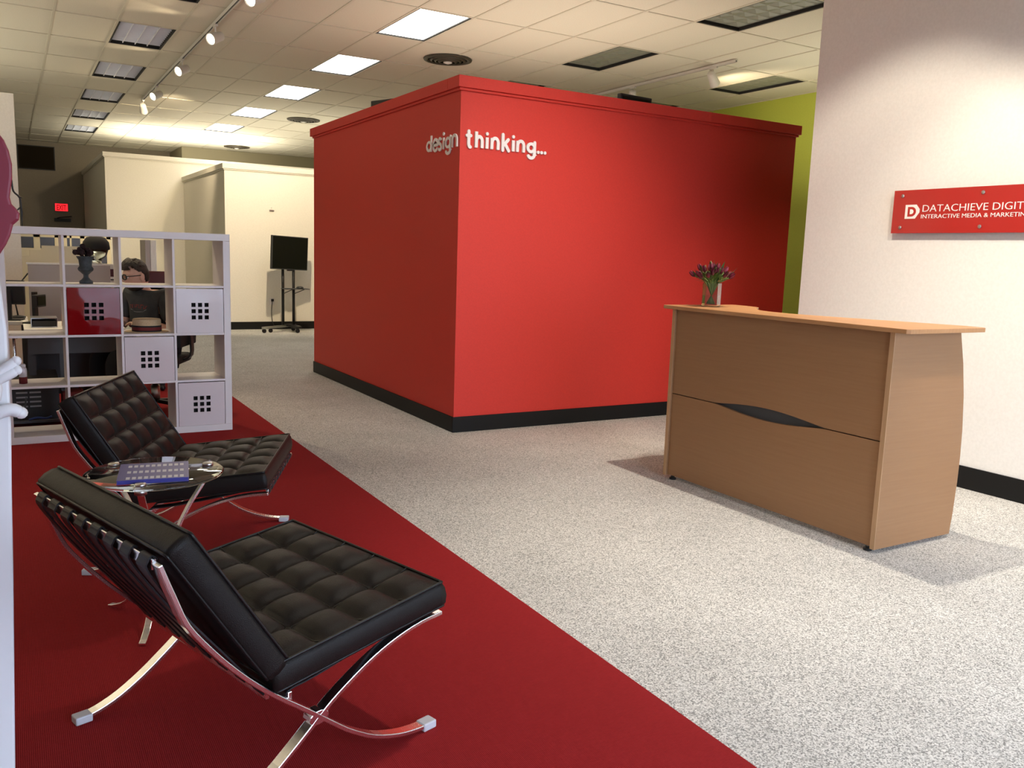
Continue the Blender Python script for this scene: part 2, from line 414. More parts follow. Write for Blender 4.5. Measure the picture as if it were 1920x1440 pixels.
# ------------------------------------------------------------------ ceiling: grid bars and lay-in tiles
GX, GY, TX, TY = 3.86, 8.70, .61, 1.22        # a grid cell is centred on (GX, GY)
def cell(i, j): return GX + TX * i, GY + TY * j
i0, i1 = math.floor((XL - GX) / TX) + 1, math.ceil((XR - GX) / TX) - 1
j0, j1 = math.floor((YF - GY) / TY) + 1, math.ceil((YB - GY) / TY) - 1
LIGHTS = {}                                    # (i, j) -> kind of fixture
for j in range(0, 11, 2): LIGHTS[(-4, j)] = 'louver'
for j in (0, 2, 4, 6, 8): LIGHTS[(0, j)] = 'lit'
for j in (-4, -2): LIGHTS[(0, j)] = 'louver'
for j in (-6, -4, -2, 0, 2): LIGHTS[(4, j)] = 'prism'
for j in (-2, 0, 2): LIGHTS[(8, j)] = 'prism'
LIGHTS[(4, 8)] = 'prism'; LIGHTS[(-4, -2)] = 'louver'
ceil = struct(MB().box(XL, XR, YF, YB, ZC + .14, ZC + .2).build('ceiling', M['plenum']))
g_ = MB()
for i in range(i0, i1 + 2): x = GX + TX * (i - .5); g_.box(x - .012, x + .012, YF, YB, ZC - .004, ZC + .014)
for j in range(j0, j1 + 2): y = GY + TY * (j - .5); g_.box(XL, XR, y - .012, y + .012, ZC - .0035, ZC + .012)
g_.build('grid_bar', M['tbar'], ceil)
def project(p):
    d = Vector(p) - Vector((0, 0, H)); w = d.dot(fwd)
    if w <= .05: return None
    return 960 + F_PX * d.dot(right) / w, 720 - F_PX * d.dot(up) / w, w
tile_me = MB().box(-TX / 2 + .006, TX / 2 - .006, -TY / 2 + .006, TY / 2 - .006, 0, .016).mesh('ceiling_tile', M['tile'])
vis, rest = [], []
for i in range(i0 - 1, i1 + 2):
    for j in range(j0 - 1, j1 + 2):
        if (i, j) in LIGHTS: continue
        x, y = cell(i, j)
        x0, x1, y0, y1 = max(x - TX / 2 + .006, XL), min(x + TX / 2 - .006, XR), max(y - TY / 2 + .006, YF), min(y + TY / 2 - .006, YB)
        if x1 - x0 < .03 or y1 - y0 < .03: continue
        full = x1 - x0 > TX - .02 and y1 - y0 > TY - .02
        q = project((x, y, ZC)); seen = q and -60 < q[0] < 1620 and -60 < q[1] < 310
        if full and seen: vis.append((q[2], x, y))
        else: rest.append((x0, x1, y0, y1))
vis.sort()
for k, (d, x, y) in enumerate(vis):
    if k < 298: put('ceiling_tile', tile_me, ceil, loc=(x, y, ZC + .003))
    else: rest.append((x - TX / 2 + .006, x + TX / 2 - .006, y - TY / 2 + .006, y + TY / 2 - .006))
g_ = MB()
for (x0, x1, y0, y1) in rest: g_.box(x0, x1, y0, y1, ZC + .004, ZC + .02)
tag(g_.build('outer_ceiling_tiles', M['tile'], ceil), kind='stuff')

# fixtures
def frame_mb(w, l, t, z0, z1):
    f = MB(); f.box(-w, -w + t, -l, l, z0, z1); f.box(w - t, w, -l, l, z0, z1); f.box(-w + t, w - t, -l, -l + t, z0, z1); f.box(-w + t, w - t, l - t, l, z0, z1); return f
HW, HL = .299, .604
frame_me = frame_mb(HW, HL, .026, .0, .075).mesh('frame', M['fix_shade'])  # near-black frame paints the shadow gap around the fixture
lens_me = MB().box(-HW + .028, HW - .028, -HL + .028, HL - .028, .012, .02).mesh('lens', M['panel_on'])
lv = MB()
for k in range(1, 4): x = -HW + .026 + (2 * HW - .052) * k / 4; lv.box(x - .004, x + .004, -HL + .027, HL - .027, .016, .07)
for k in range(1, 12): y = -HL + .026 + (2 * HL - .052) * k / 12; lv.box(-HW + .027, HW - .027, y - .002, y + .002, .018, .06)
louver_me = lv.mesh('louver', M['louver'])
rf = MB()
for k in range(4):
    a0 = -HW + .026 + (2 * HW - .052) * k / 4; wd = (2 * HW - .052) / 4; sg = 6
    arc = [(a0 + wd * t / sg, .062 + .05 * math.sin(PI * t / sg)) for t in range(sg + 1)]
    n0 = len(rf.v); rf.v += [(x, -HL + .026, z) for x, z in arc] + [(x, HL - .026, z) for x, z in arc]
    rf.f += [(n0 + t, n0 + t + 1, n0 + sg + 1 + t + 1, n0 + sg + 1 + t) for t in range(sg)]; rf.mi += [0] * sg
refl_me = rf.mesh('reflector', M['louver'], True)
pz = MB().box(-HW + .028, HW - .028, -HL + .028, HL - .028, .03, .036)
for a in range(3):
    for b2 in range(8):
        x0 = -HW + .028 + (2 * HW - .056) * a / 3; x1 = -HW + .028 + (2 * HW - .056) * (a + 1) / 3
        y0 = -HL + .028 + (2 * HL - .056) * b2 / 8; y1 = -HL + .028 + (2 * HL - .056) * (b2 + 1) / 8
        xc, yc = (x0 + x1) / 2, (y0 + y1) / 2
        pz.add([(x0, y0, .03), (x1, y0, .03), (x1, y1, .03), (x0, y1, .03), (xc, yc, .015)], [(0, 1, 4), (1, 2, 4), (2, 3, 4), (3, 0, 4)])
prism_me = pz.mesh('lens', M['prism'])
ordn = ['nearest', 'second', 'third', 'fourth', 'fifth', 'sixth', 'seventh', 'eighth']
seen_cnt = {}
order = sorted(LIGHTS.items(), key=lambda kv: (kv[0][0], kv[0][1]))
for (i, j), kind in order:
    x, y = cell(i, j)
    if kind == 'lit':
        n = {0: 0, 2: 1, 4: 2, 6: 3, 8: 4}.get(j)
        lab = ('glowing white ceiling panel, %s in the lit row left of the red room' % ordn[n]) if n is not None else 'glowing white ceiling panel above and in front of the picture'
    elif kind == 'louver':
        lab = 'unlit blue-grey louvred ceiling light, %s in the row by the left spotlight track' % ordn[max(0, j // 2)] if j >= 0 and i < 0 else 'unlit blue-grey louvred ceiling light overhead in front of the picture'
    else:
        lab = {(4, -2): 'large unlit grey ceiling light next to the white sign wall, topmost in the picture', (4, 0): 'unlit grey ceiling light above the middle of the red room front',
               (4, 2): 'dark ceiling light barely showing over the red room rim, right of its corner', (8, 0): 'grey ceiling light partly lit by the right spotlight head',
               (8, -2): 'grey ceiling light whose dark corner touches the white sign wall edge', (4, 8): 'unlit grey ceiling light far back just left of the red room top',
               (8, 2): 'grey ceiling light hidden over the red room near the lime wall'}.get((i, j), 'unlit grey ceiling light overhead out of the picture')
    t = thing('ceiling_light', lab, 'ceiling light', (x, y, ZC), 0, {'lit': 'lit ceiling panels', 'louver': 'louvred ceiling lights', 'prism': 'grey unlit ceiling lights'}[kind])
    put('frame', frame_me, t)
    if kind == 'lit': put('lens', lens_me, t)
    elif kind == 'louver': put('louver', louver_me, t); put('reflector', refl_me, t)
    else: put('lens', prism_me, t)

# round air diffusers
def diffuser(x, y, lab):
    t = thing('air_vent', lab, 'vent', (x, y, ZC), 0, 'round ceiling vents')
    MB().lathe([(.30, -.004), (.295, -.016), (.25, -.022), (.245, -.004)], 40).build('rim', M['vent'], t, True)
    for r, z in ((.20, -.03), (.15, -.038), (.10, -.046)):
        MB().lathe([(r + .03, z + .02), (r, z), (r - .006, z), (r + .018, z + .02)], 36).build('cone', M['vent'], t, True)
    MB().lathe([(.245, -.003), (.001, -.003)], 36, caps=False).build('throat', M['matte_black'], t)
    MB().lathe([(.05, -.03), (.055, -.045), (.02, -.056), (.001, -.058)], 24).build('hub', M['lamp_white'], t, True)
diffuser(4.76, 9.93, 'round bronze ceiling vent nearest, above the red room corner')
diffuser(4.81, 16.15, 'round bronze ceiling vent left of the red room top edge')
diffuser(4.81, 21.6, 'round dark ceiling vent farthest back in the bright ceiling patch')

# track lights
def track(name_label, x, y0, y1):
    t = thing('light_track', name_label, 'light track', (x, (y0 + y1) / 2, ZC - .004))
    h = (y1 - y0) / 2
    r_ = MB().box(-.018, -.012, -h, h, -.032, 0); r_.box(.012, .018, -h, h, -.032, 0); r_.box(-.012, .012, -h, h, -.012, 0)
    r_.build('rail', M['lamp_white'], t)
    MB().box(-.011, .011, -h + .01, h - .01, -.02, -.012).build('conductor', M['black'], t)
    MB().box(-.02, .02, h, h + .02, -.036, 0).build('end_cap', M['lamp_white'], t)
def head(x, y, d, lab, on=True, power=0, group='track spotlights'):
    """lamp head under the track: d is the aiming direction"""
    t = thing('track_spotlight', lab, 'spotlight', (x, y, ZC - .036), 0, group)
    d = Vector(d).normalized(); q = d.to_track_quat('Z', 'Y').to_matrix().to_4x4()
    MB().box(-.016, .016, -.06, .06, -.022, 0).build('adapter', M['lamp_white'], t, bevel=.003)
    MB().tube([(0, 0, -.02), (0, 0, -.10)], .009, 8).build('stem', M['lamp_white'], t)
    c = Vector((0, 0, -.13)); mtx = Matrix.Translation(c) @ q
    hb = MB().lathe([(.034, -.10), (.048, -.085), (.052, -.02), (.062, .075), (.064, .085), (.056, .085), (.05, .05)], 20)
    hb.v = [tuple(mtx @ Vector(p)) for p in hb.v]; hb.build('housing', M['lamp_white'], t, True)
    lb = MB().lathe([(.054, .072), (.035, .078), (.001, .08)], 20, caps=False); lb.v = [tuple(mtx @ Vector(p)) for p in lb.v]
    lb.build('bulb_face', M['lamp_on'] if on else M['lamp_white'], t, True)
    if power: spot((x - .12, y - .06, ZC - .15), (x - 1.2, y - .15, ZC - .01), 16, 46, .8); spot(Vector((x, y, ZC - .036)) + c + d * .1, Vector((x, y, ZC - .036)) + c + d * 3, power, 100, .9)
track('long white spotlight track on the ceiling left of the glowing panels', 2.0, 4.0, 15.75)
for k, (y, on) in enumerate([(8.15, 1), (9.9, 1), (11.95, 1), (14.2, 1), (15.7, 0)]):
    head(2.0, y, (-.80, -.55, -.42) if on else (.2, .8, -.5),
         ['white spotlight cut by the top edge of the picture, nearest on the left track', 'lit white spotlight, second along the left track', 'lit white spotlight, third along the left track',
          'small lit white spotlight, fourth along the left track', 'white spotlight at the far end of the left track, seen from behind'][k], on, 45 if on else 0)
track('white spotlight track above the red room by the lime wall', 7.45, 7.75, 14.0)
head(7.45, 8.13, (.62, .25, -.5), 'white spotlight on the right track in front of a grey ceiling light', False)
head(7.45, 9.70, (.3, .4, -.6), 'white spotlight behind the red room rim beside a black monitor top', False)

# ------------------------------------------------------------------ partitions
def room_box(name, label, cat, x0, x1, y0, y1, h, m, base=.13):
    t = thing(name, label, cat, ((x0 + x1) / 2, (y0 + y1) / 2, 0)); cx, cyy = t.location.x, t.location.y
    X0, X1, Y0, Y1 = x0 - cx, x1 - cx, y0 - cyy, y1 - cyy; w = .12
    MB().box(X0, X1, Y0, Y0 + w, 0, h - .02).build('front_wall', m, t)
    MB().box(X0, X0 + w, Y0 + w, Y1, 0, h - .02).build('left_wall', m, t)
    MB().box(X1 - w, X1, Y0 + w, Y1, 0, h - .02).build('right_wall', m, t)
    MB().box(X0 + w, X1 - w, Y1 - w, Y1, 0, h - .02).build('rear_wall', m, t)
    e = .035; d_ = .16; cr = MB()
    for (a, b2, c, d) in ((X0 - e, X1 + e, Y0 - e, Y0 + d_), (X0 - e, X1 + e, Y1 - d_, Y1 + e), (X0 - e, X0 + d_, Y0 + d_, Y1 - d_), (X1 - d_, X1 + e, Y0 + d_, Y1 - d_)):
        cr.box(a, b2, c, d, h - .085, h)
    e2 = .018
    for (a, b2, c, d) in ((X0 - e2, X1 + e2, Y0 - e2, Y0), (X0 - e2, X0, Y0, Y1), (X1, X1 + e2, Y0, Y1)):
        cr.box(a, b2, c, d, h - .105, h - .085)
    cr.build('cornice', m, t, bevel=.004)
    bs = MB(); e3 = .012
    bs.box(X0 - e3, X1 + e3, Y0 - e3, Y0, 0, base); bs.box(X0 - e3, X0, Y0, Y1, 0, base); bs.box(X1, X1 + e3, Y0, Y1, 0, base)
    bs.build('baseboard', M['black_base'], t, bevel=.003)
    return t
room_box('partition_room', 'large glossy red free-standing room with white lettering at its corner', 'room', 2.96, 6.54, 5.935, 9.55, 2.71, M['red_wall'], .125)
room_box('partition_room', 'white free-standing room brightly lit behind the television stand', 'room', 3.10, 9.3, 14.86, 18.7, 2.745, M['cream'])
room_box('partition_room', 'tall cream partition room behind the man, its left side in shadow', 'room', 1.66, 9.6, 18.75, YB - .02, 3.13, M['cream'])
tag(MB().box(-3.9, .09, 9.38, 9.52, 0, 2.72).build('partition_wall', M['cream'], bevel=.004), 'cream partition wall end at the far left edge behind the open shelf', 'partition')
# ------------------------------------------------------------------ lettering built from strokes
def stroke_poly(pts, w, round_ends=True):
    P = [Vector((p[0], p[1])) for p in pts]; L_, R_ = [], []; n = len(P)
    def tan(i):
        a = P[max(i - 1, 0)]; b2 = P[min(i + 1, n - 1)]; return (b2 - a).normalized()
    for i in range(n):
        t = tan(i); nn = Vector((-t.y, t.x)); sc = 1.0
        if 0 < i < n - 1:
            t1 = (P[i] - P[i - 1]).normalized(); sc = 1 / max(.5, abs(t1.dot(t)))
        L_.append(P[i] + nn * w / 2 * sc); R_.append(P[i] - nn * w / 2 * sc)
    def cap(c, t, sgn):
        out = []
        for k in range(1, 5):
            a = PI * k / 5; d = Vector((-t.y, t.x)) * math.cos(a) * sgn * 1 + t * math.sin(a) * sgn
            out.append(c + d * w / 2)
        return out
    if not round_ends: return L_ + R_[::-1]
    return L_ + cap(P[-1], tan(n - 1), 1) + R_[::-1] + cap(P[0], tan(0), -1)
def arc(cx, cy, rx, ry, a0, a1, n=14):
    return [(cx + rx * math.cos(math.radians(a0 + (a1 - a0) * k / n)), cy + ry * math.sin(math.radians(a0 + (a1 - a0) * k / n))) for k in range(n + 1)]
def glyph(ch):
    bar = lambda x, y0, y1: [(x, y0), (x, y1)]
    if ch == 'n': return [bar(0, 0, 1), [(0, .5)] + arc(.36, .58, .36, .42, 170, 0, 10) + [(.72, 0)]]
    if ch == 'h': return [bar(0, 0, 1.42), [(0, .5)] + arc(.36, .58, .36, .42, 170, 0, 10) + [(.72, 0)]]
    if ch == 'i': return [bar(0, 0, 1), 'dot']
    if ch == 't': return [[(.28, 1.38), (.28, .32)] + arc(.55, .30, .27, .30, 180, 275, 7), [(0, 1), (.62, 1)]]
    if ch == 'k': return [bar(0, 0, 1.42), [(.04, .42), (.60, 1)], [(.24, .60), (.66, 0)]]
    if ch == 'd': return [arc(.40, .5, .40, .5, 0, 360, 24), bar(.80, 0, 1.42)]
    if ch == 'g': return [arc(.40, .5, .40, .5, 0, 360, 24), [(.80, 1), (.80, -.08)] + arc(.42, -.08, .38, .36, 0, -150, 10)]
    if ch == 'e': return [[(.06, .5), (.80, .5)] + arc(.42, .5, .40, .5, 0, 318, 22)]
    if ch == 's': return [arc(.33, .74, .28, .26, 40, 200, 8)[0:] + arc(.33, .26, .30, .26, 110, -20, 7)[1:] + arc(.33, .26, .30, .26, -20, -140, 8)[1:]]
    if ch == '.': return ['low_dot']
    return []
def letters(parent, word, place, xh, w, depth_, m):
    """place: list of (x0, width) of each letter along the reading direction, origin on the baseline; letters stand on the plane a,b extruded along -d"""
    for ch, (x0, wd) in zip(word, place):
        mb = MB(); base = {'n': .72, 'h': .72, 'i': 0, 't': .62, 'k': .66, 'd': .8, 'g': .8, 'e': .82, 's': .63, '.': 0}[ch]
        sx = (wd - w * xh) / (base * xh) if base else 1
        for si, st in enumerate(glyph(ch)):
            depth = depth_ + si * .0007
            if st == 'dot': poly = [(x0 + wd / 2 + .155 * xh * math.cos(k * PI / 6), xh * 1.32 + .155 * xh * math.sin(k * PI / 6)) for k in range(12)]
            elif st == 'low_dot': poly = [(x0 + wd / 2 + .155 * xh * math.cos(k * PI / 6), .155 * xh + .155 * xh * math.sin(k * PI / 6)) for k in range(12)]
            else:
                off = x0 + w * xh / 2 if base else x0 + wd / 2
                closed = st[0] == st[-1] or (abs(st[0][0] - st[-1][0]) < 1e-6 and abs(st[0][1] - st[-1][1]) < 1e-6)
                pp = [(off + a * xh * sx, b2 * xh) for a, b2 in st]
                if closed:                      # ring: two-sided band
                    cx, cyc = off + .40 * xh * sx, .5 * xh; n = len(pp) - 1
                    outer, inner = [], []
                    for a, b2 in pp[:-1]:
                        dx, dy = a - cx, b2 - cyc; rx, ry = .40 * xh * sx, .5 * xh
                        outer.append((cx + dx * (rx + w * xh / 2) / rx, cyc + dy * (ry + .0 + w * xh * .0) / ry)); inner.append((cx + dx * (rx - w * xh / 2) / rx, cyc + dy * (ry - w * xh * .92) / ry))
                    vs = []; fs = []
                    for q, d in ((outer, 0), (inner, 0), (outer, 1), (inner, 1)): vs += [(a, -depth if d else 0, b2) for a, b2 in q]
                    for k in range(n):
                        k2 = (k + 1) % n
                        fs += [(k, k2, n + k2, n + k), (2 * n + k, 3 * n + k, 3 * n + k2, 2 * n + k2), (k, 2 * n + k, 2 * n + k2, k2), (n + k, n + k2, 3 * n + k2, 3 * n + k)]
                    mb.add(vs, fs); continue
                # keep the tops and feet of bars inside the x-height
                poly = [(p.x, p.y) for p in stroke_poly(pp, w * xh, ch in 'tgesk' )]
            mb.prism(poly, 0, -depth, lambda a, b2, d: (a, d, b2))
        mb.build('letter', m, parent)
# "thinking..." on the front face, "design" on the left face
WX = [(872, 884.5), (889.5, 906), (909, 916), (919, 936), (939.5, 955.5), (958.5, 964.5), (967, 983.5), (986, 1003.5), (1005.5, 1010.5), (1011.5, 1016.8), (1018, 1023)]
def px_x(px): t = (px - 872) / 151; return 3.0 + .721 * (t * .93 + t * t * .07)
t = thing('wall_lettering', 'raised white lowercase word thinking with three dots on the bright red front', 'lettering', (3.0, 5.933, 2.2))
letters(t, 'thinking...', [(px_x(a) - 3.0, px_x(b2) - px_x(a)) for a, b2 in WX], .083, .30, .016, M['letter'])
t = thing('wall_lettering', 'raised white lowercase word design on the shadowed red side', 'lettering', (2.958, 6.525, 2.20), -PI / 2)
DX = [(801.5, 811.5), (813, 823.3), (822.8, 829.5), (830.8, 834.2), (835.2, 845.2), (846.5, 856)]
letters(t, 'design', [((a - 801.5) * .0103, (b2 - a) * .0103) for a, b2 in DX], .088, .25, .008, M['letter'])

# ------------------------------------------------------------------ red acrylic sign on the white wall
def text_mesh(s, size, depth, name, sx=1.0, spacing=1.0, offset=0.0):
    cu = bpy.data.curves.new('txt', 'FONT'); cu.body = s; cu.size = size; cu.extrude = depth / 2; cu.space_character = spacing; cu.offset = offset; cu.resolution_u = 3
    o = bpy.data.objects.new('txt', cu); C.objects.link(o); bpy.context.view_layer.update()
    me = bpy.data.meshes.new_from_object(o.evaluated_get(bpy.context.evaluated_depsgraph_get())); me.name = name
    bpy.data.objects.remove(o)
    xs_ = [v.co.x for v in me.vertices]; return me, min(xs_), max(xs_)
sg = thing('wall_sign', 'red acrylic company sign with white lettering on the white wall', 'sign', (5.294, 3.23, 1.78))
# local: reading direction runs towards -Y; x = away from wall is -X
MB().box(-.045, -.037, -.625, .627, -.143, .143).build('panel', M['sign_red'], sg, bevel=.001)
for yy in (3.787, 3.227, 2.667):
    for zz in (1.886, 1.676):
        c = MB().lathe([(.007, 0), (.0115, .002), (.0115, .006), (.009, .009), (.001, .010)], 14); c.v = [(-.046 - z, x, y) for x, y, z in c.v]
        c.tube([(-.037, 0, 0), (0, 0, 0)], .006, 8)
        c.build('standoff_screw', M['steel'], sg, loc=(0, yy - 3.23, zz - 1.78))
def sign_text(s, y0, y1, z, cap, depth=.003, name='lettering', offset=0.0, part=None):
    """first len(part) characters span y0..y1"""
    me, a, b2 = text_mesh(part or s, 1.0, .1, 'tmp'); wpart = b2 - a; bpy.data.meshes.remove(me)
    me, a, b2 = text_mesh(s, 1.0, .1, name, offset=offset)
    hz = [v.co.y for v in me.vertices]; hcap = max(hz) - max(0, min(hz))
    sx = abs(y1 - y0) / wpart; sz = cap / .72
    for v in me.vertices: v.co = Vector((-.0455 - (v.co.z + .05) * depth / .1, -(v.co.x - a) * sx, v.co.y * sz))
    me.materials.append(M['sign_white']); bm = bmesh.new(); bm.from_mesh(me); bmesh.ops.recalc_face_normals(bm, faces=bm.faces); bm.to_mesh(me); bm.free()
    put(name, me, sg, loc=(0, y0 - 3.23, z - 1.78))
sign_text('DATACHIEVE DIGITAL', 3.632, 3.186, 1.776, .047, part='DATACHIEVE', offset=-.010)
sign_text('INTERACTIVE MEDIA & MARKETING', 3.638, 3.222, 1.733, .027, part='INTERACTIVE MEDIA', offset=-.006)
# emblem: white five-sided plate with a red D ring in it
def emb(poly, d0, d1, m, nm):
    MB().prism(poly, d0, d1, lambda a, b2, d: (-.045 - d, -a, b2)).build(nm, m, sg, loc=(0, 3.76 - 3.23, 1.733 - 1.78))
emb([(0, 0), (.076, 0), (.105, .040), (.105, .062), (.080, .092), (0, .092)], 0, .003, M['sign_white'], 'emblem_plate')
dd = [(.020, .014)] + [(.048 + .034 * math.cos(a), .046 + .032 * math.sin(a)) for a in [(-PI / 2 + PI * k / 10) for k in range(11)]] + [(.020, .078)]
emb(dd, .003, .0045, M['sign_red'], 'emblem_letter')
dd2 = [(.038, .030)] + [(.048 + .016 * math.cos(a), .046 + .016 * math.sin(a)) for a in [(-PI / 2 + PI * k / 8) for k in range(9)]] + [(.038, .062)]
emb(dd2, .0045, .006, M['sign_white'], 'emblem_counter')

# ------------------------------------------------------------------ reception desk
DK = thing('reception_desk', 'tall beech laminate reception counter with a curved top and grey slot', 'desk', (3.615, 3.37, 0))
y0, y1 = -.795, .80                     # near and far ends
side = [(0, .022), (.606, .022), (.618, .12), (.628, .30), (.629, .44), (.622, .58), (.60, .76), (.565, .93), (.53, 1.05), (.515, 1.10), (0, 1.10)]
for (a, b2) in ((y0, y0 + .026), (y1 - .026, y1)):
    MB().prism(side, a, b2, lambda x, z, d: (x, d, z)).build('end_panel', M['beech_side'], DK, bevel=.0015)
    MB().box(-.0035, 0, a, b2, .022, 1.10).build('edge_band', M['beech_edge'], DK)
zm = .561
def lens(sgn):                          # half of the eye-shaped slot between the two front panels
    ya, yb_ = 2.945 - 3.37, 3.757 - 3.37; out = []
    for k in range(25):
        t = k / 24; out.append((ya + (yb_ - ya) * t, zm + sgn * (.003 + .033 * math.sin(PI * t) ** 1.1)))
    return out
ym0, ym1 = y0 + .027, y1 - .027
lo = [(ym0, .03)] + [(ym1, .03), (ym1, zm - .003)] + lens(-1)[::-1] + [(ym0, zm - .003)]
hi = [(ym0, zm + .003)] + lens(1) + [(ym1, zm + .003), (ym1, 1.10), (ym0, 1.10)]
MB().prism(lo, .012, .032, lambda y, z, d: (d, y, z)).build('lower_front_panel', M['beech_front'], DK)
MB().prism(hi, .012, .032, lambda y, z, d: (d, y, z)).build('upper_front_panel', M['beech_front'], DK)
MB().box(.038, .05, ym0, ym1, .04, 1.09).build('back_board', M['slot'], DK)
top = [(-.045, y0 - .085), (-.03, y0 - .10), (.555, y0 - .10), (.575, y0 - .08), (.575, y0 + .02)]
top += [(.42, -.40), (.33, -.18), (.26, .05), (.255, .22), (.30, .36), (.42, .50), (.52, .58), (.565, .68), (.575, y1 + .035), (.56, y1 + .055), (-.03, y1 + .055), (-.045, y1 + .04)]
cv = top[:5] + [(p.x, p.y) for p in smooth_curve([(x, y, 0) for x, y in top[4:14]], 5)][1:] + top[14:]
MB().prism(cv, 1.10, 1.122, lambda x, y, d: (x, y, d)).build('counter_top', M['beech_top_lit'], DK, bevel=.002)
MB().box(.06, .60, ym0, ym1, .73, .755).build('work_surface', M['beech_top_lit'], DK)
for yy in (y0 + .06, y1 - .06):
    for xx in (.03, .56):
        MB().lathe([(.022, 0), (.022, .012), (.012, .012), (.012, .023)], 12).build('glide_foot', M['black'], DK, loc=(xx, yy, 0))

# flowers in the glass vase
va = thing('vase', 'square clear glass vase holding tulips on the reception counter', 'vase', (3.80, 4.03, 1.122), .6)
w = .049; hh = .148; g = MB()
out_ = [(-w, -w), (w, -w), (w, w), (-w, w)]; wi = w - .004
n0 = [(x, y, 0) for x, y in out_] + [(x, y, hh) for x, y in out_] + [(x * wi / w, y * wi / w, hh) for x, y in out_] + [(x * wi / w, y * wi / w, .012) for x, y in out_]
fs = [(3, 2, 1, 0)]
for k in range(4):
    k2 = (k + 1) % 4; fs += [(k, k2, 4 + k2, 4 + k), (4 + k, 4 + k2, 8 + k2, 8 + k), (8 + k, 8 + k2, 12 + k2, 12 + k)]
fs.append((12, 13, 14, 15)); g.add(n0, fs); g.build('glass_wall', M['glass'], va)
MB().box(-wi + .0004, wi - .0004, -wi + .0004, wi - .0004, .0124, .072).build('water', M['water'], va)
rnd = random.Random(4)
def tulip(k, az, tilt, ln):
    d = Vector((math.cos(az) * math.sin(tilt), math.sin(az) * math.sin(tilt), math.cos(tilt)))
    base = Vector((-d.x * .03, -d.y * .03, .018)); rim = Vector((d.x * .042, d.y * .042, .142)); m_ = max(abs(rim.x), abs(rim.y))
    if m_ > .038: rim.x *= .038 / m_; rim.y *= .038 / m_
    tip = rim + d * ln; tip.z = max(tip.z, .155)
    where = ['at the left', 'at the front', 'at the right', 'at the back'][int(((az + .6 + 2.6) % (2 * PI)) / (PI / 2)) % 4]
    t = thing('tulip', 'crimson tulip with a green stem in the glass vase', 'flower', (3.80, 4.03, 1.122), .6, 'tulips in the vase')
    pts = smooth_curve([base, base.lerp(rim, .5), rim, rim.lerp(tip, .55) + Vector((0, 0, .012)), tip], 3)
    MB().tube(pts, .0032, 6).build('stem', M['stem'], t, True)
    q = (tip - rim).normalized().lerp(Vector((0, 0, 1)), .25).normalized().to_track_quat('Z', 'Y').to_matrix().to_4x4()
    mtx = Matrix.Translation(tip) @ q; fl = MB()
    for a in range(6):
        r = .015 if a % 2 else .0125; an = a * PI / 3; vs = []
        for (u, z, rr) in ((.0, -.004, .1), (.5, .008, .85), (.55, .022, 1.0), (.42, .036, .85), (.05, .048, .55)):
            for s_ in (-1, 1): aa = an + s_ * u * .95; vs.append(mtx @ Vector((r * rr * math.cos(aa), r * rr * math.sin(aa), z)))
        fl.add(vs, [(2 * i_, 2 * i_ + 1, 2 * i_ + 3, 2 * i_ + 2) for i_ in range(4)])
    fl.build('petals', M['petal'], t, True)
    lf = MB()
    for e_ in range(4):
        s_ = rim.lerp(tip, .05 + .25 * e_); dr_ = (d + Vector((rnd.uniform(-.7, .7), rnd.uniform(-.7, .7), rnd.uniform(-.25, .55)))).normalized()
        L2 = rnd.uniform(.065, .115); sd = dr_.cross(Vector((0, 0, 1))).normalized(); vs = []
        for (u, ww) in ((0, .002), (.3, .007), (.6, .008), (.85, .004), (1, .0005)):
            c = s_ + dr_ * L2 * u + Vector((0, 0, -.012 * u * u)); vs += [c + sd * ww, c - sd * ww]
        lf.add(vs, [(2 * i_, 2 * i_ + 1, 2 * i_ + 3, 2 * i_ + 2) for i_ in range(4)])
    lf.build('leaves', M['leaf'], t, True)
for k in range(26):
    ring = 0 if k < 4 else (1 if k < 13 else 2)
    tulip(k, k * 2.4 + rnd.uniform(-.2, .2), (.12, .55, .98)[ring] + rnd.uniform(-.1, .12), (.085, .085, .078)[ring] + rnd.uniform(-.014, .016))

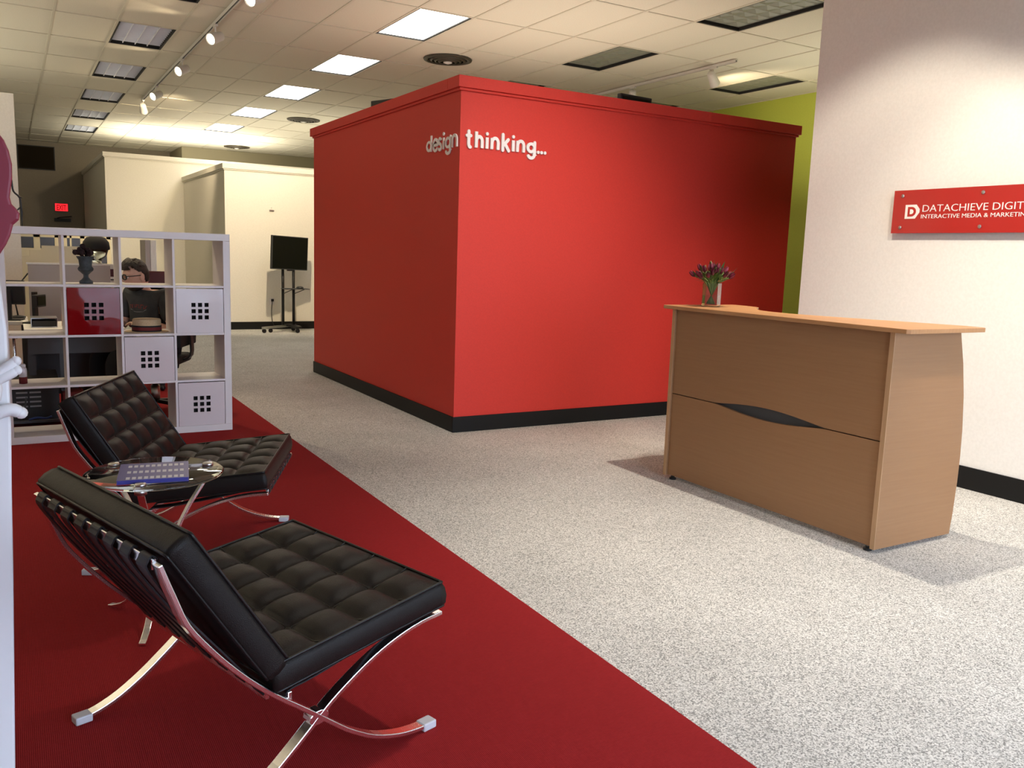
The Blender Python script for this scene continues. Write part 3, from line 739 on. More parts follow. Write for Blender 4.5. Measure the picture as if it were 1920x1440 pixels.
# ------------------------------------------------------------------ lounge chairs
CA = [(-.441, .706), (-.430, .673), (-.412, .625), (-.382, .55), (-.328, .474), (-.27, .405), (-.21, .343), (-.146, .286), (-.078, .231), (-.032, .193), (.02, .149), (.07, .110), (.148, .062), (.232, .031), (.30, .018), (.362, .014)]
CB = [(.392, .352), (.313, .346), (.227, .327), (.146, .298), (.068, .258), (.008, .222), (-.034, .191), (-.064, .166), (-.113, .129), (-.172, .087), (-.244, .046), (-.31, .022), (-.362, .014)]
def cushion(nu, nv, lu, lv_, th):
    """tufted cushion lying in the xy plane: lu deep (x) and lv_ wide (y), bottom at z=0"""
    K = 12; NX, NY = nu * K, nv * K
    def prof(s, n):
        c = min(int(s), n - 1); f = s - c; v = 1 - abs(2 * f - 1) ** 3.2
        if c == 0 and f < .5: v = max(v, .80 + .20 * (f / .5))
        if c == n - 1 and f > .5: v = max(v, .80 + .20 * ((1 - f) / .5))
        return max(v, 0)
    def z(i, j):
        a, b2 = prof(i / K, nu), prof(j / K, nv)
        zt = th - .030 + .020 * (a * b2) ** .75 + .013 * (a + b2) / 2
        e = min(i * lu / NX, (NX - i) * lu / NX, j * lv_ / NY, (NY - j) * lv_ / NY); w = min(1, e / .045); w = w * w * (3 - 2 * w)
        return (th - .012) * (1 - w) + zt * w
    mb = MB(); vs = []; rr = .004
    for i in range(NX + 1):
        for j in range(NY + 1):
            x = -lu / 2 + lu * i / NX; y = -lv_ / 2 + lv_ * j / NY; vs.append((x, y, z(i, j)))
    id_ = lambda i, j: i * (NY + 1) + j
    fs = [(id_(i, j), id_(i + 1, j), id_(i + 1, j + 1), id_(i, j + 1)) for i in range(NX) for j in range(NY)]
    loop = [id_(i, 0) for i in range(NX)] + [id_(NX, j) for j in range(NY)] + [id_(i, NY) for i in range(NX, 0, -1)] + [id_(0, j) for j in range(NY, 0, -1)]
    n = len(vs); m_ = len(loop); bulge = (.006, .008, .005, 0)
    for lev, zz in enumerate((th * .72, th * .45, th * .18, .004)):
        for q in loop:
            p = Vector(vs[q]); d = Vector((p.x / (lu / 2), p.y / (lv_ / 2))); o = bulge[lev]
            dx = o * (1 if d.x > .999 else -1 if d.x < -.999 else 0); dy = o * (1 if d.y > .999 else -1 if d.y < -.999 else 0)
            vs.append((p.x + dx, p.y + dy, zz + (0 if lev == 3 else (p.z - th) * .3)))
    ring = [loop] + [[n + lev * m_ + k for k in range(m_)] for lev in range(4)]
    for lev in range(4):
        for k in range(m_): fs.append((ring[lev][k], ring[lev + 1][k], ring[lev + 1][(k + 1) % m_], ring[lev][(k + 1) % m_]))
    fs.append(tuple(ring[4][::-1])); mb.add(vs, fs); body = mb.mesh('cushion', M['leather'], True)
    pp = MB()
    pp.tube([(vs[q][0], vs[q][1], vs[q][2] + .0015) for q in loop], .0045, 6, closed=True)
    pp.tube([Vector(vs[q]) + Vector((0, 0, 0)) for q in ring[4]], .004, 5, closed=True)
    for a in range(1, nu): pp.tube([(vs[id_(a * K, j)][0], vs[id_(a * K, j)][1], vs[id_(a * K, j)][2] + .0012) for j in range(NY + 1)], .0034, 5)
    for b2 in range(1, nv): pp.tube([(vs[id_(i, b2 * K)][0], vs[id_(i, b2 * K)][1], vs[id_(i, b2 * K)][2] + .0012) for i in range(NX + 1)], .0034, 5)
    btn = [(-lu / 2 + lu * a / nu, -lv_ / 2 + lv_ * b2 / nv, th - .0285) for a in range(1, nu) for b2 in range(1, nv)]
    return body, pp.mesh('piping', M['thread'], True), btn
SEAT, SEAT_P, SEAT_B = cushion(4, 5, .555, .77, .088)
BACK, BACK_P, BACK_B = cushion(4, 5, .445, .77, .082)
BTN = MB().lathe([(.010, -.004), (.012, 0), (.009, .004), (.001, .0055)], 12).mesh('button', M['leather'], True)
def lounge_chair(label):
    t = thing('lounge_chair', label, 'chair', group='black lounge chairs')
    W = .36
    for s_ in (-1, 1):
        MB().ribbon([(x, s_ * W, z) for x, z in [(p.x, p.y) for p in smooth_curve([(a, b2, 0) for a, b2 in CA], 3)]], (0, 1, 0), .034, .0125).build('back_leg', M['chrome'], t, bevel=.002)
        MB().ribbon([(x, s_ * W, z) for x, z in [(p.x, p.y) for p in smooth_curve([(a, b2, 0) for a, b2 in CB], 3)]], (0, 1, 0), .0335, .0125).build('seat_leg', M['chrome'], t, bevel=.002)
        MB().lathe([(.026, -.0165), (.026, .0165)], 4).v
        # softened joint where the two bars cross
        hub = [(-.034 + .030 * math.cos(a), .192 + .020 * math.sin(a)) for a in [2 * PI * k / 14 for k in range(14)]]
        MB().prism(hub, -.0165, .0165, lambda x, z, d: (x, s_ * W + d, z)).build('cross_joint', M['chrome'], t, bevel=.002)
        for (x, sg_) in ((.352, 1), (-.352, -1)):
            MB().box(x - .024, x + .024, s_ * W - .0195, s_ * W + .0195, 0, .0245).build('foot_cap', M['cap'], t, bevel=.004)
    for nm, (x, z) in (('top_rail', (-.439, .700)), ('seat_front_rail', (.384, .3515)), ('lower_rail', (-.165, .292)), ('seat_rear_rail', (-.10, .262))):
        MB().box(x - .006, x + .006, -W + .0168, W - .0168, z - .013, z + .013).build(nm, M['chrome'], t, bevel=.002)
    strap_b = MB().ribbon(smooth_curve([(-.428, 0, .706), (-.439, 0, .7165), (-.449, 0, .706), (-.446, 0, .676), (-.36, 0, .545), (-.26, 0, .415), (-.176, 0, .300), (-.166, 0, .277), (-.155, 0, .285)], 4), (0, 1, 0), .046, .004).mesh('back_strap', M['strap'])
    for k in range(8): put('back_strap', strap_b, t, loc=(0, -.312 + .0892 * k, 0))
    strap_s = MB().ribbon(smooth_curve([(.382, 0, .334), (.393, 0, .350), (.384, 0, .3675), (.34, 0, .366), (.15, 0, .322), (-.02, 0, .288), (-.095, 0, .2785), (-.108, 0, .262), (-.098, 0, .246)], 4), (0, 1, 0), .046, .004).mesh('seat_strap', M['strap'])
    for k in range(9): put('seat_strap', strap_s, t, loc=(0, -.315 + .0787 * k, 0))
    # cushions: seat lies on the straps, back leans on the back straps
    def place(me, pm, bt, nm, centre, ang):
        o = put(nm, me, t); o.location = centre; o.rotation_euler = (0, ang, 0)
        put('piping', pm, o)
        for p in bt: put('button', BTN, o, loc=p)
        return o
    sa = -math.atan2(.380 - .315, .389 + .142)
    sc = Vector((.388, 0, .376)) + Vector((math.cos(sa), 0, -math.sin(sa))) * -.2775
    place(SEAT, SEAT_P, SEAT_B, 'seat_cushion', (sc.x, 0, sc.z), sa)
    d = Vector((-.437 + .199, 0, .734 - .366)).normalized()          # up along the back
    bc = Vector((-.318, 0, .550)) + Vector((-d.z, 0, d.x)) * .002 - d * .010
    ang = math.atan2(d.z, -d.x); place(BACK, BACK_P, BACK_B, 'back_cushion', (bc.x, 0, bc.z), ang)
    return t
ch1 = lounge_chair('black tufted leather lounge chair on chrome legs nearest the camera')
ch1.location = (.560, 2.384, .006); ch1.rotation_euler = (0, 0, math.atan2(.2915, .957))
ch2 = copy_tree(ch1); ch2.location = (.690, 4.058, .006); ch2.rotation_euler = (0, 0, -.4095)
ch2['label'] = 'black tufted leather lounge chair behind the glass table, by the white shelf'

# ------------------------------------------------------------------ glass side table and booklet
TB = thing('side_table', 'small round glass table on three curved chrome legs between the chairs', 'table', (.42, 3.283, .006))
MB().lathe([(.236, .556), (.240, .558), (.240, .564), (.236, .566)], 72).build('glass_top', M['table_glass'], TB, True)
for k in range(3):
    a = math.radians(8.9 + 120 * k); ca, sa_ = math.cos(a), math.sin(a)
    L_ = lambda r, z, off=0: (r * ca - off * sa_, r * sa_ + off * ca, z)
    off = .026
    pts = smooth_curve([L_(.195, .535), L_(.175, .50), L_(.115, .41), L_(.062, .30), L_(.048, .205), L_(.085, .11), L_(.155, .04), L_(.21, .014), L_(.24, .008)], 5)
    MB().ribbon(pts, (-sa_, ca, 0), .024, .010).build('leg', M['chrome'], TB, bevel=.002)
    MB().lathe([(.021, .536), (.021, .5555), (.0, .5555)], 20, c=L_(.195, 0)).build('support_disc', M['steel'], TB, True)
    MB().lathe([(.020, .5665), (.020, .573), (.017, .576), (.0, .576)], 20, c=L_(.195, 0)).build('clamp_disc', M['steel'], TB, True)
MB().lathe([(.042, .195), (.042, .215)], 24).build('centre_ring', M['chrome'], TB, True)
bk = thing('booklet', 'blue booklet with rows of pale square icons on the glass table', 'booklet', (.412, 3.238, .5735), -.16)
MB().box(-.115, .115, -.120, .120, .002, .012).build('page_block', M['book_blue'], bk)
MB().box(-.117, .117, -.122, .122, .012, .0145).build('cover', M['book_blue'], bk, bevel=.001)
MB().box(-.117, .117, -.122, .122, 0, .002).build('back_cover', M['book_blue'], bk)
icon_me = MB().box(0, .0125, 0, .032, 0, .0005).mesh('icon_print', M['book_print'])
for rr in range(3):
    for cc in range(10):
        put('icon_print', icon_me, bk, loc=(-.088 + cc * .0195, -.112 + rr * .085, .0146))

# ------------------------------------------------------------------ open shelf with inserts
SX0, SX1, SY0, SY1, SH = -.088, 1.412, 6.62, 7.01, 1.485
SF = thing('shelving_unit', 'white open cube shelf of four by four compartments standing on red carpet', 'shelf', ((SX0 + SX1) / 2, SY0, .006))
hw = (SX1 - SX0) / 2; dp = SY1 - SY0; o_ = .05; it = .016
MB().box(-hw, hw, 0, dp, SH - .006 - o_, SH - .006).build('top_board', M['white_lam'], SF, bevel=.002)
MB().box(-hw, hw, 0, dp, 0, o_).build('base_board', M['white_lam'], SF, bevel=.002)
for s_ in (-1, 1): MB().box(s_ * hw - (o_ if s_ > 0 else 0), s_ * hw + (o_ if s_ < 0 else 0), 0, dp, o_, SH - .006 - o_).build('side_board', M['white_lam'], SF, bevel=.002)
cw_ = (2 * hw - 2 * o_ - 3 * it) / 4; chh = (SH - .006 - 2 * o_ - 3 * it) / 4
cx0 = lambda c: -hw + o_ + c * (cw_ + it)             # left of column c
cz0 = lambda r: o_ + (3 - r) * (chh + it)             # bottom of row r (0 = top)
for c in range(1, 4): MB().box(cx0(c) - it, cx0(c), .002, dp - .002, o_, SH - .006 - o_).build('divider', M['white_lam'], SF, bevel=.001)
for r in range(0, 3):
    for c in range(4): MB().box(cx0(c), cx0(c) + cw_, .003, dp - .003, cz0(r) - it, cz0(r)).build('shelf', M['white_lam'], SF, bevel=.001)
SC = SF.location.x
def insert(c, r, m, label):
    w_, h_ = cw_ - .006, chh - .006
    t = thing('storage_box', label, 'box', (SC + cx0(c) + cw_ / 2, SY0 + .004, .006 + cz0(r)), 0, 'storage boxes in the shelf')
    holes = [(-.062, -.032), (-.016, .014), (.030, .060)]; hz = [(h_ / 2 - .062 + k * .046 , h_ / 2 - .062 + k * .046 + .030) for k in range(3)]
    hx = [(-.061 + k * .046, -.061 + k * .046 + .030) for k in range(3)]
    xs_ = [-w_ / 2] + [v for p in hx for v in p] + [w_ / 2]; zs_ = [.001] + [v for p in hz for v in p] + [h_]
    f = MB()
    for i in range(7):
        for j in range(7):
            if i % 2 and j % 2: continue
            f.add([(xs_[i], 0, zs_[j]), (xs_[i + 1], 0, zs_[j]), (xs_[i + 1], 0, zs_[j + 1]), (xs_[i], 0, zs_[j + 1]),
                   (xs_[i], .008, zs_[j]), (xs_[i + 1], .008, zs_[j]), (xs_[i + 1], .008, zs_[j + 1]), (xs_[i], .008, zs_[j + 1])],
                  [(0, 1, 2, 3), (4, 7, 6, 5), (0, 4, 5, 1), (1, 5, 6, 2), (2, 6, 7, 3), (3, 7, 4, 0)])
    me = f.mesh('front', m); bm = bmesh.new(); bm.from_mesh(me); bmesh.ops.remove_doubles(bm, verts=bm.verts, dist=1e-5)
    dup = {}
    for fc in list(bm.faces):
        key = tuple(sorted(v.index for v in fc.verts)); dup.setdefault(key, []).append(fc)
    bmesh.ops.delete(bm, geom=[f2 for v in dup.values() if len(v) > 1 for f2 in v], context='FACES')
    bmesh.ops.recalc_face_normals(bm, faces=bm.faces); bm.to_mesh(me); bm.free()
    put('front', me, t)
    bx = MB(); q = .004
    bx.box(-w_ / 2, -w_ / 2 + q, .008, .34, .001, h_ - .03); bx.box(w_ / 2 - q, w_ / 2, .008, .34, .001, h_ - .03)
    bx.box(-w_ / 2 + q, w_ / 2 - q, .336, .34, .001, h_ - .03); bx.box(-w_ / 2 + q, w_ / 2 - q, .008, .336, .001, .005)
    bx.build('box_body', m, t)
    MB().box(-w_ / 2 + .01, w_ / 2 - .01, .05, .30, .006, h_ * .9).build('dark_inside', M['matte_black'], t)  # black block standing in for the dark inside of the box
insert(1, 1, M['red_gloss'], 'glossy red storage box with square holes in the second shelf row')
insert(3, 1, M['white_gloss'], 'glossy white storage box with nine holes at the right end of the second row')
insert(2, 2, M['white_gloss'], 'white storage box with nine holes in the third shelf row')
insert(3, 3, M['white_gloss'], 'white storage box with nine holes in the bottom row at the right')

# things on the shelf
ur = thing('urn', 'slate grey pedestal urn with dried dark flowers on the top shelf row', 'urn', (.455, 6.80, .006 + cz0(0)))
MB().lathe([(.044, 0), (.044, .018), (.030, .028), (.017, .045), (.017, .062), (.035, .080), (.048, .092), (.052, .104), (.046, .116), (.040, .122), (.044, .165), (.056, .185), (.058, .192), (.050, .190), (.040, .17)], 28).build('body', M['urn'], ur, True)
fl = MB(); rnd2 = random.Random(3)
for k in range(34):
    a, b2, r_ = rnd2.uniform(0, 2 * PI), rnd2.uniform(0, 1.35), rnd2.uniform(.015, .062)
    fl.ball((r_ * math.cos(a) * math.sin(b2) * 1.35 - .012, r_ * math.sin(a) * math.sin(b2) * 1.2, .19 + .012 + r_ * math.cos(b2) * 1.05), rnd2.uniform(.012, .021), 7, 5)
for k in range(12):
    a = rnd2.uniform(0, 2 * PI); c_ = (.075 * math.cos(a) - .012, .05 * math.sin(a), .20 + rnd2.uniform(0, .05))
    fl.tube([(0, 0, .17), (c_[0] * .6, c_[1] * .6, .215), c_], [.005, .004, .002], 5)
fl.build('dried_flowers', M['dark_plant'], ur, True)
ht = thing('hat', 'straw boater hat with a maroon and black band on the second shelf row', 'hat', (.845, 6.80, .006 + cz0(1)))
MB().lathe([(.147, 0), (.152, .002), (.147, .005), (.1, .005)], 40).build('brim', M['straw'], ht, True)
MB().lathe([(.100, .005), (.098, .088), (.092, .096), (.0, .099)], 40, caps=False).build('crown', M['straw'], ht, True)
for z0_, z1_, m_ in ((.006, .016, 'band_black'), (.016, .038, 'band_red'), (.038, .050, 'band_black')):
    MB().lathe([(.1025, z0_), (.1018, z1_)], 40, caps=False).build('hat_band', M[m_], ht, True)
sp = thing('spray_can', 'small spray can with a white cap on the third shelf row', 'can', (.035, 6.78, .006 + cz0(2)))
MB().lathe([(.024, 0), (.026, .003), (.026, .045), (.024, .048)], 20).build('label_band', M['red_bag'], sp, True)
MB().lathe([(.0255, .048), (.0255, .105), (.018, .116)], 20).build('body', M['white_gloss'], sp, True)
MB().lathe([(.019, .1165), (.019, .132), (.014, .138)], 16).build('cap', M['white_lam'], sp, True)
tw = tag(MB().tube(smooth_curve([(.012, 0, .0), (.010, 0, .16), (.0, 0, .20), (-.03, 0, .235), (-.038, 0, .31)], 4), [.006] * 17, 6).tube(smooth_curve([(.008, 0, .13), (-.02, 0, .10), (-.055, 0, .072), (-.09, 0, .055)], 4), .005, 6).tube([(.012, 0, .02), (.016, .0, .10), (.008, 0, .16)], .004, 6).tube([(.0, 0, .20), (.02, 0, .19)], .004, 6).build('twig', M['black'], None, True, loc=(.065, 6.80, SH)),
    'bare black twig standing on top of the white shelf', 'twig')
# ------------------------------------------------------------------ back wall things
ex = thing('exit_sign', 'glowing red exit sign on the dark back wall', 'sign', (1.145, YB, 2.21))
MB().box(-.15, .15, -.05, 0, -.10, .10).build('housing', M['recess'], ex, bevel=.004)
MB().box(-.14, .14, -.054, -.050, -.09, .09).build('lit_face', M['exit_on'], ex)
me, a, b2 = text_mesh('EXIT', 1.0, .1, 'lettering', offset=.02)
for v in me.vertices: v.co = Vector((-.105 + (v.co.x - a) / (b2 - a) * .21, -.0545 - (v.co.z + .05) * .03, -.065 + v.co.y / .72 * .13))
me.materials.append(M['exit_dim']); put('lettering', me, ex)
vp = thing('wall_grille', 'large dark square panel high on the back wall', 'grille', (.65, YB, 3.36))
MB().box(-.38, .38, -.02, 0, -.25, .28).build('panel', M['grille_dark'], vp)
fr_ = MB(); fr_.box(-.40, -.38, -.03, 0, -.27, .30); fr_.box(.38, .40, -.03, 0, -.27, .30); fr_.box(-.38, .38, -.03, 0, .28, .30); fr_.box(-.38, .38, -.03, 0, -.27, -.25)
fr_.build('frame', M['recess'], vp)

# windowed partition behind the work area: cream frames with dark panes
gp = thing('glazed_partition', 'row of dark panes in cream frames behind the desks', 'partition', (.82, 17.5, 0))
gx = [(.15, .36), (.46, .69), (.885, .93), (.96, 1.10), (1.17, 1.34), (1.36, 1.53)]
f_ = MB(); edges = [.10] + [v for p in gx for v in p] + [1.60]
for k in range(0, len(edges), 2): f_.box(edges[k] - .82, edges[k + 1] - .82, -.03, .03, .9, 1.53)
f_.box(.10 - .82, 1.60 - .82, -.03, .03, 1.445, 1.53)
f_.box(.10 - .82, .93 - .82, -.029, .029, .9, 1.25); f_.box(.93 - .82, 1.6 - .82, -.029, .029, 0, 1.0); f_.box(.10 - .82, .93 - .82, -.029, .029, 0, .9)
f_.build('frame', M['frame_cream'], gp)
for (a, b2) in gx: MB().box(a - .82 + .001, b2 - .82 - .001, -.006, .006, (1.25 if a < .9 else 1.0) + .001, 1.444).build('pane', M['window_dark'], gp)
# stepped cream panels in front of it
st_ = MB()
for (a, b2, h_) in ((.10, .20, 1.20), (.20, .33, 1.275), (.33, .80, 1.33)): st_.box(a, b2, 12.0, 12.1, 0, h_)
tag(st_.build('stepped_screen', M['frame_cream']), 'cream stepped screen seen through the top left shelf compartments', 'screen')
# pier and ledge seen right of the divider
tag(MB().box(1.50, 1.56, 12.0, 12.5, 0, 1.44).build('post', M['cubicle'], bevel=.004), 'slim shaded post behind the seated man', 'post')  # darker grey stands in for the shade on this side
tag(MB().box(1.563, 1.635, 12.0, 12.5, 0, 1.44).build('post', M['white_wall'], bevel=.004), 'slim white post right behind the seated man', 'post')

# television on its stand
tv = thing('television', 'black television tilted on a tall wheeled stand by the white room', 'television', (4.02, 14.3, 0))
q = Matrix.Translation((.0, 0, 1.315)) @ Matrix.Rotation(.035, 4, 'Y') @ Matrix.Rotation(.30, 4, 'Z')
def tvbox(nm, m, *b, bevel=0):
    g_ = MB(); g_.box(*b, mtx=q); g_.build(nm, m, tv, bevel=bevel)
tvbox('bezel', M['recess'], -.345, .345, -.012, .035, -.275, .275, bevel=.004)
tvbox('screen', M['screen'], -.331, .331, -.0145, -.0122, -.258, .262)
MB().box(-.05, .05, -.03, .02, 1.02, 1.05).build('sensor_bar', M['black'], tv, bevel=.004)
ts = thing('television_stand', 'black wheeled double column stand under the television', 'stand', (4.02, 14.34, 0))
for x in (-.10, .08): MB().tube([(x, .03, .11), (x, .03, 1.28)], .024, 12).build('column', M['black'], ts, True)
MB().box(-.14, .12, .0555, .08, 1.14, 1.46).build('mount_plate', M['black'], ts)
MB().box(-.14, .12, -.10, .30, .115, .135).v
for s_ in (-1, 1):
    MB().box(-.33 if s_ < 0 else .07, -.09 if s_ < 0 else .13, -.26, .16, .072, .112).build('base_rail', M['black'], ts, bevel=.004) if s_ > 0 else \
    MB().ribbon([(-.02, .05, .095), (-.50, -.20, .085)], (0, 0, 1), .035, .05).build('base_rail', M['steel'], ts, bevel=.004)
MB().ribbon([(-.12, .03, .11), (.12, .03, .11)], (0, 1, 0), .05, .03).build('cross_rail', M['black'], ts)
MB().ribbon([(.02, .05, .10), (.06, -.28, .085)], (0, 0, 1), .035, .05).build('front_rail', M['black'], ts)
for (x, y) in ((-.47, -.18), (.06, -.27), (.10, .13), (-.35, -.12)):
    w_ = MB().lathe([(.034, -.012), (.036, -.006), (.036, .006), (.034, .012)], 16); w_.v = [(a, c, b2 + .036) for a, b2, c in w_.v]
    w_.box(-.008, .008, -.02, .02, .036, .075); w_.build('caster', M['black'], ts, loc=(x, y, 0))
MB().box(-.14, .28, -.24, .02, .722, .734).build('shelf', M['recess'], ts, bevel=.002)
MB().tube([(-.10, 0, .64), (.0, -.2, .722)], .006, 6).tube([(.08, 0, .64), (.2, -.2, .722)], .006, 6).build('shelf_brace', M['black'], ts)
cp = tag(MB().lathe([(.06, 0), (.062, .015), (.045, .032), (.0, .038)], 20, caps=False).build('puck_speaker', M['black'], None, True, loc=(4.16, 14.2, .7345)), 'small black domed device on the television stand shelf', 'device')
ol = thing('wall_outlet', 'white wall outlet with a black plug left of the television stand', 'outlet', (3.86, 14.86, .48))
MB().box(-.04, .04, -.008, 0, -.06, .06).build('plate', M['white_lam'], ol, bevel=.002); MB().box(-.015, .025, -.04, -.008, .0, .04).build('plug', M['black'], ol)
MB().tube(smooth_curve([(.0, -.04, .01), (-.02, -.06, -.2), (.02, -.06, -.42), (.16, -.10, -.46)], 5), .006, 6).build('cord', M['black'], ol)
th_ = thing('wall_switch', 'small grey switch high on the white room front wall', 'switch', (3.87, 14.86, 2.02))
MB().box(-.04, .04, -.02, 0, -.012, .012).build('plate', M['steel'], th_, bevel=.002); MB().box(-.006, .006, -.01, 0, .04, .052).build('screw', M['steel'], th_)

# monitors whose tops rise over the partitions
def top_monitor(x0, x1, y, z0, z1, lab, rz=0):
    t = thing('monitor', lab, 'monitor', ((x0 + x1) / 2, y, z0), rz); w_ = (x1 - x0) / 2
    MB().box(-w_, w_, -.02, .03, 0, z1 - z0).build('casing', M['black'], t, bevel=.006)
    MB().box(-w_ + .02, w_ - .02, -.024, -.0205, .02, z1 - z0 - .02).build('screen', M['screen'], t)
    MB().box(-.05, .05, .031, .12, .1, .3).build('wall_arm', M['black'], t)
    return t
top_monitor(4.57, 4.94, 6.15, 2.42, 2.805, 'black monitor top rising over the right part of the red room rim', .1)
top_monitor(3.16, 3.50, 8.42, 2.42, 2.91, 'black monitor corner peeking over the left rim of the red room', -1.2)
top_monitor(3.35, 3.85, 16.6, 2.52, 2.86, 'black monitor corner over the white room left rim', -1.2)

# ------------------------------------------------------------------ work area behind the shelf
wd = thing('work_desk', 'dark grey work desk behind the white shelf', 'desk', (.41, 7.68, .0))
MB().box(-.35, .35, -.33, .40, .70, .73).build('desk_top', M['white_wall'], wd, bevel=.003)
MB().box(-.33, .33, -.31, -.29, .54, .70).build('apron', M['desk_dark'], wd)
for x in (-.33, -.12, .28): MB().box(x, x + .05, -.285, -.25, .006, .70).build('leg', M['desk_dark'], wd)
for x in (-.33, .28): MB().box(x, x + .05, .30, .35, .006, .70).build('leg', M['desk_dark'], wd)
MB().box(-.33, .33, .36, .38, .12, .70).build('modesty_panel', M['desk_dark'], wd)
cp_ = thing('cubicle_divider', 'mauve grey fabric desk divider behind the urn', 'divider', (.43, 8.42, 0))
MB().box(-.31, .33, 0, .035, .30, 1.19).build('panel', M['cubicle'], cp_, bevel=.004)
MB().box(-.32, .34, -.004, .039, 1.19, 1.205).build('top_trim', M['white_wall'], cp_)
for x in (-.28, .28): MB().box(x - .03, x + .03, -.12, .16, 0, .03).build('foot', M['desk_dark'], cp_); MB().box(x - .02, x + .02, .005, .03, .03, .30).build('post', M['desk_dark'], cp_)
gh = thing('glass_head', 'clear glass head wearing a black cap behind the urn', 'ornament', (.655, 8.44, 1.205))
MB().lathe([(.045, 0), (.04, .02), (.05, .04), (.085, .08), (.10, .13), (.09, .19), (.05, .23), (.0, .24)], 24, caps=False).build('head', M['glass'], gh, True)
MB().lathe([(.108, .125), (.112, .14), (.105, .19), (.075, .23), (.0, .25)], 24, caps=False).build('cap', M['matte_black'], gh, True)
cb = thing('cabinet', 'white cabinet with a framed dark picture right of the glass head', 'cabinet', (.775, 8.62, 0))
MB().box(-.085, .085, 0, .3, 0, 1.06).build('body', M['white_wall'], cb, bevel=.003)
MB().box(-.085, .085, .05, .07, 1.06, 1.20).build('picture_frame', M['white_wall'], cb); MB().box(-.06, .06, .045, .05, 1.085, 1.155).build('picture', M['maroon'], cb)
MB().box(-.09, .09, -.01, .01, 1.055, 1.065).build('ledge', M['black'], cb)
def screen_on_stand(x, y, z, w_, h_, lab, rz):
    t = thing('monitor', lab, 'monitor', (x, y, z), rz)
    MB().box(-w_, w_, -.02, .02, .13, .13 + h_).build('casing', M['black'], t, bevel=.006); MB().box(-w_ + .012, w_ - .012, -.023, -.0205, .145, .115 + h_).build('screen', M['screen'], t)
    MB().box(-.025, .025, .021, .045, .012, .25).build('stand_neck', M['black'], t); MB().box(-.10, .10, -.06, .09, 0, .012).build('stand_base', M['black'], t, bevel=.003)
sd = thing('side_table', 'white topped side desk at the left behind the shelf', 'desk', (-.40, 8.35, 0))
MB().box(-.55, .50, -.26, .26, .70, .73).build('desk_top', M['white_wall'], sd, bevel=.003)
for x in (-.53, .45): MB().box(x, x + .05, -.24, -.19, .006, .70).build('leg', M['desk_dark'], sd); MB().box(x, x + .05, .19, .24, .006, .70).build('leg', M['desk_dark'], sd)
screen_on_stand(-.03, 8.25, .73, .12, .20, 'black monitor on the desk at the left end of the shelf', 2.9)
screen_on_stand(.18, 7.92, .73, .08, .10, 'small black monitor turned away on the desk by the divider', 1.1)
def task_chair(label, x, y, rz, m, back_h, high=False):
    t = thing('office_chair', label, 'chair', (x, y, .006), rz)
    for k in range(5):
        a = 2 * PI * k / 5 + .3; MB().ribbon([(.03 * math.cos(a), .03 * math.sin(a), .085), (.30 * math.cos(a), .30 * math.sin(a), .065)], (-math.sin(a), math.cos(a), 0), .045, .03).build('base_arm', M['black'], t, bevel=.004)
        MB().ball((.29 * math.cos(a), .29 * math.sin(a), .028), .028, 10, 6).build('caster', M['black'], t, True)
    MB().lathe([(.035, .08), (.035, .22), (.025, .22), (.025, .40)], 16).build('gas_column', M['steel'], t, True)
    MB().box(-.24, .24, -.24, .24, .405, .48).build('seat', m, t, bevel=.03, seg=3)
    MB().ribbon(smooth_curve([(-.20, 0, .43), (-.30, 0, .48), (-.30, 0, .66)], 4), (0, 1, 0), .07, .015).build('back_bracket', M['black'], t)
    MB().ribbon(smooth_curve([(-.255, 0, .56), (-.265, 0, .75), (-.275, 0, .9), (-.30, 0, back_h)], 4), (0, 1, 0), .44, .05).build('backrest', m, t, bevel=.02, seg=3)
    for s_ in (-1, 1): MB().tube(smooth_curve([(.05, s_ * .25, .44), (.06, s_ * .30, .46), (.05, s_ * .30, .64), (-.15, s_ * .29, .65)], 4), .012, 8).build('armrest', M['chrome'], t, True)
task_chair('dark task chair the man sits on behind the shelf', 1.00, 7.62, PI - .45, M['matte_black'], .95)
task_chair('high-backed maroon chair behind the seated man', 1.16, 8.95, PI * 1.45, M['maroon'], 1.12)
task_chair('black task chair at the left end behind the shelf', -.30, 7.62, PI / 2 + .15, M['matte_black'], .80)
# desk clutter
tg = thing('paper_tray', 'silver letter tray holding dark papers on the desk', 'tray', (.20, 7.60, .73))
MB().box(-.09, .09, -.10, .10, 0, .006).box(-.09, -.086, -.10, .10, .006, .07).box(.086, .09, -.10, .10, .006, .07).box(-.086, .086, .096, .10, .006, .07).box(-.09, .09, -.10, .10, .07, .074).build('tray', M['steel'], tg)
MB().box(-.08, .08, -.09, .09, .007, .05).build('papers', M['recess'], tg)
tag(MB().prism([(0, 0), (.075, 0), (.06, .05), (.03, .085), (0, .09)], 0, .03, lambda a, b2, d: (a, d, b2)).build('card_holder', M['orange'], loc=(.325, 7.62, .73)), 'orange card folder standing on the desk', 'folder')
pc = thing('pen_cup', 'black pen cup with pens on the desk beside the orange folder', 'cup', (.40, 7.72, .73))
MB().lathe([(.032, 0), (.036, .09), (.033, .09), (.030, .006)], 16).build('cup', M['black'], pc, True)
for k in range(4): MB().tube([(.01 * math.cos(k * 1.7), .01 * math.sin(k * 1.7), .01), (.03 * math.cos(k * 1.7), .03 * math.sin(k * 1.7), .14)], .004, 6).build('pen', M[['steel', 'black', 'band_red', 'steel'][k]], pc)
kb = thing('keyboard', 'black keyboard under the hands of the man', 'keyboard', (.66, 7.50, .73), -.5)
MB().box(-.07, .07, -.19, .19, 0, .016).build('base', M['black'], kb, bevel=.004)
ky = MB()
for a in range(4):
    for b2 in range(12): ky.box(-.06 + a * .03, -.036 + a * .03, -.18 + b2 * .03, -.156 + b2 * .03, .016, .02)
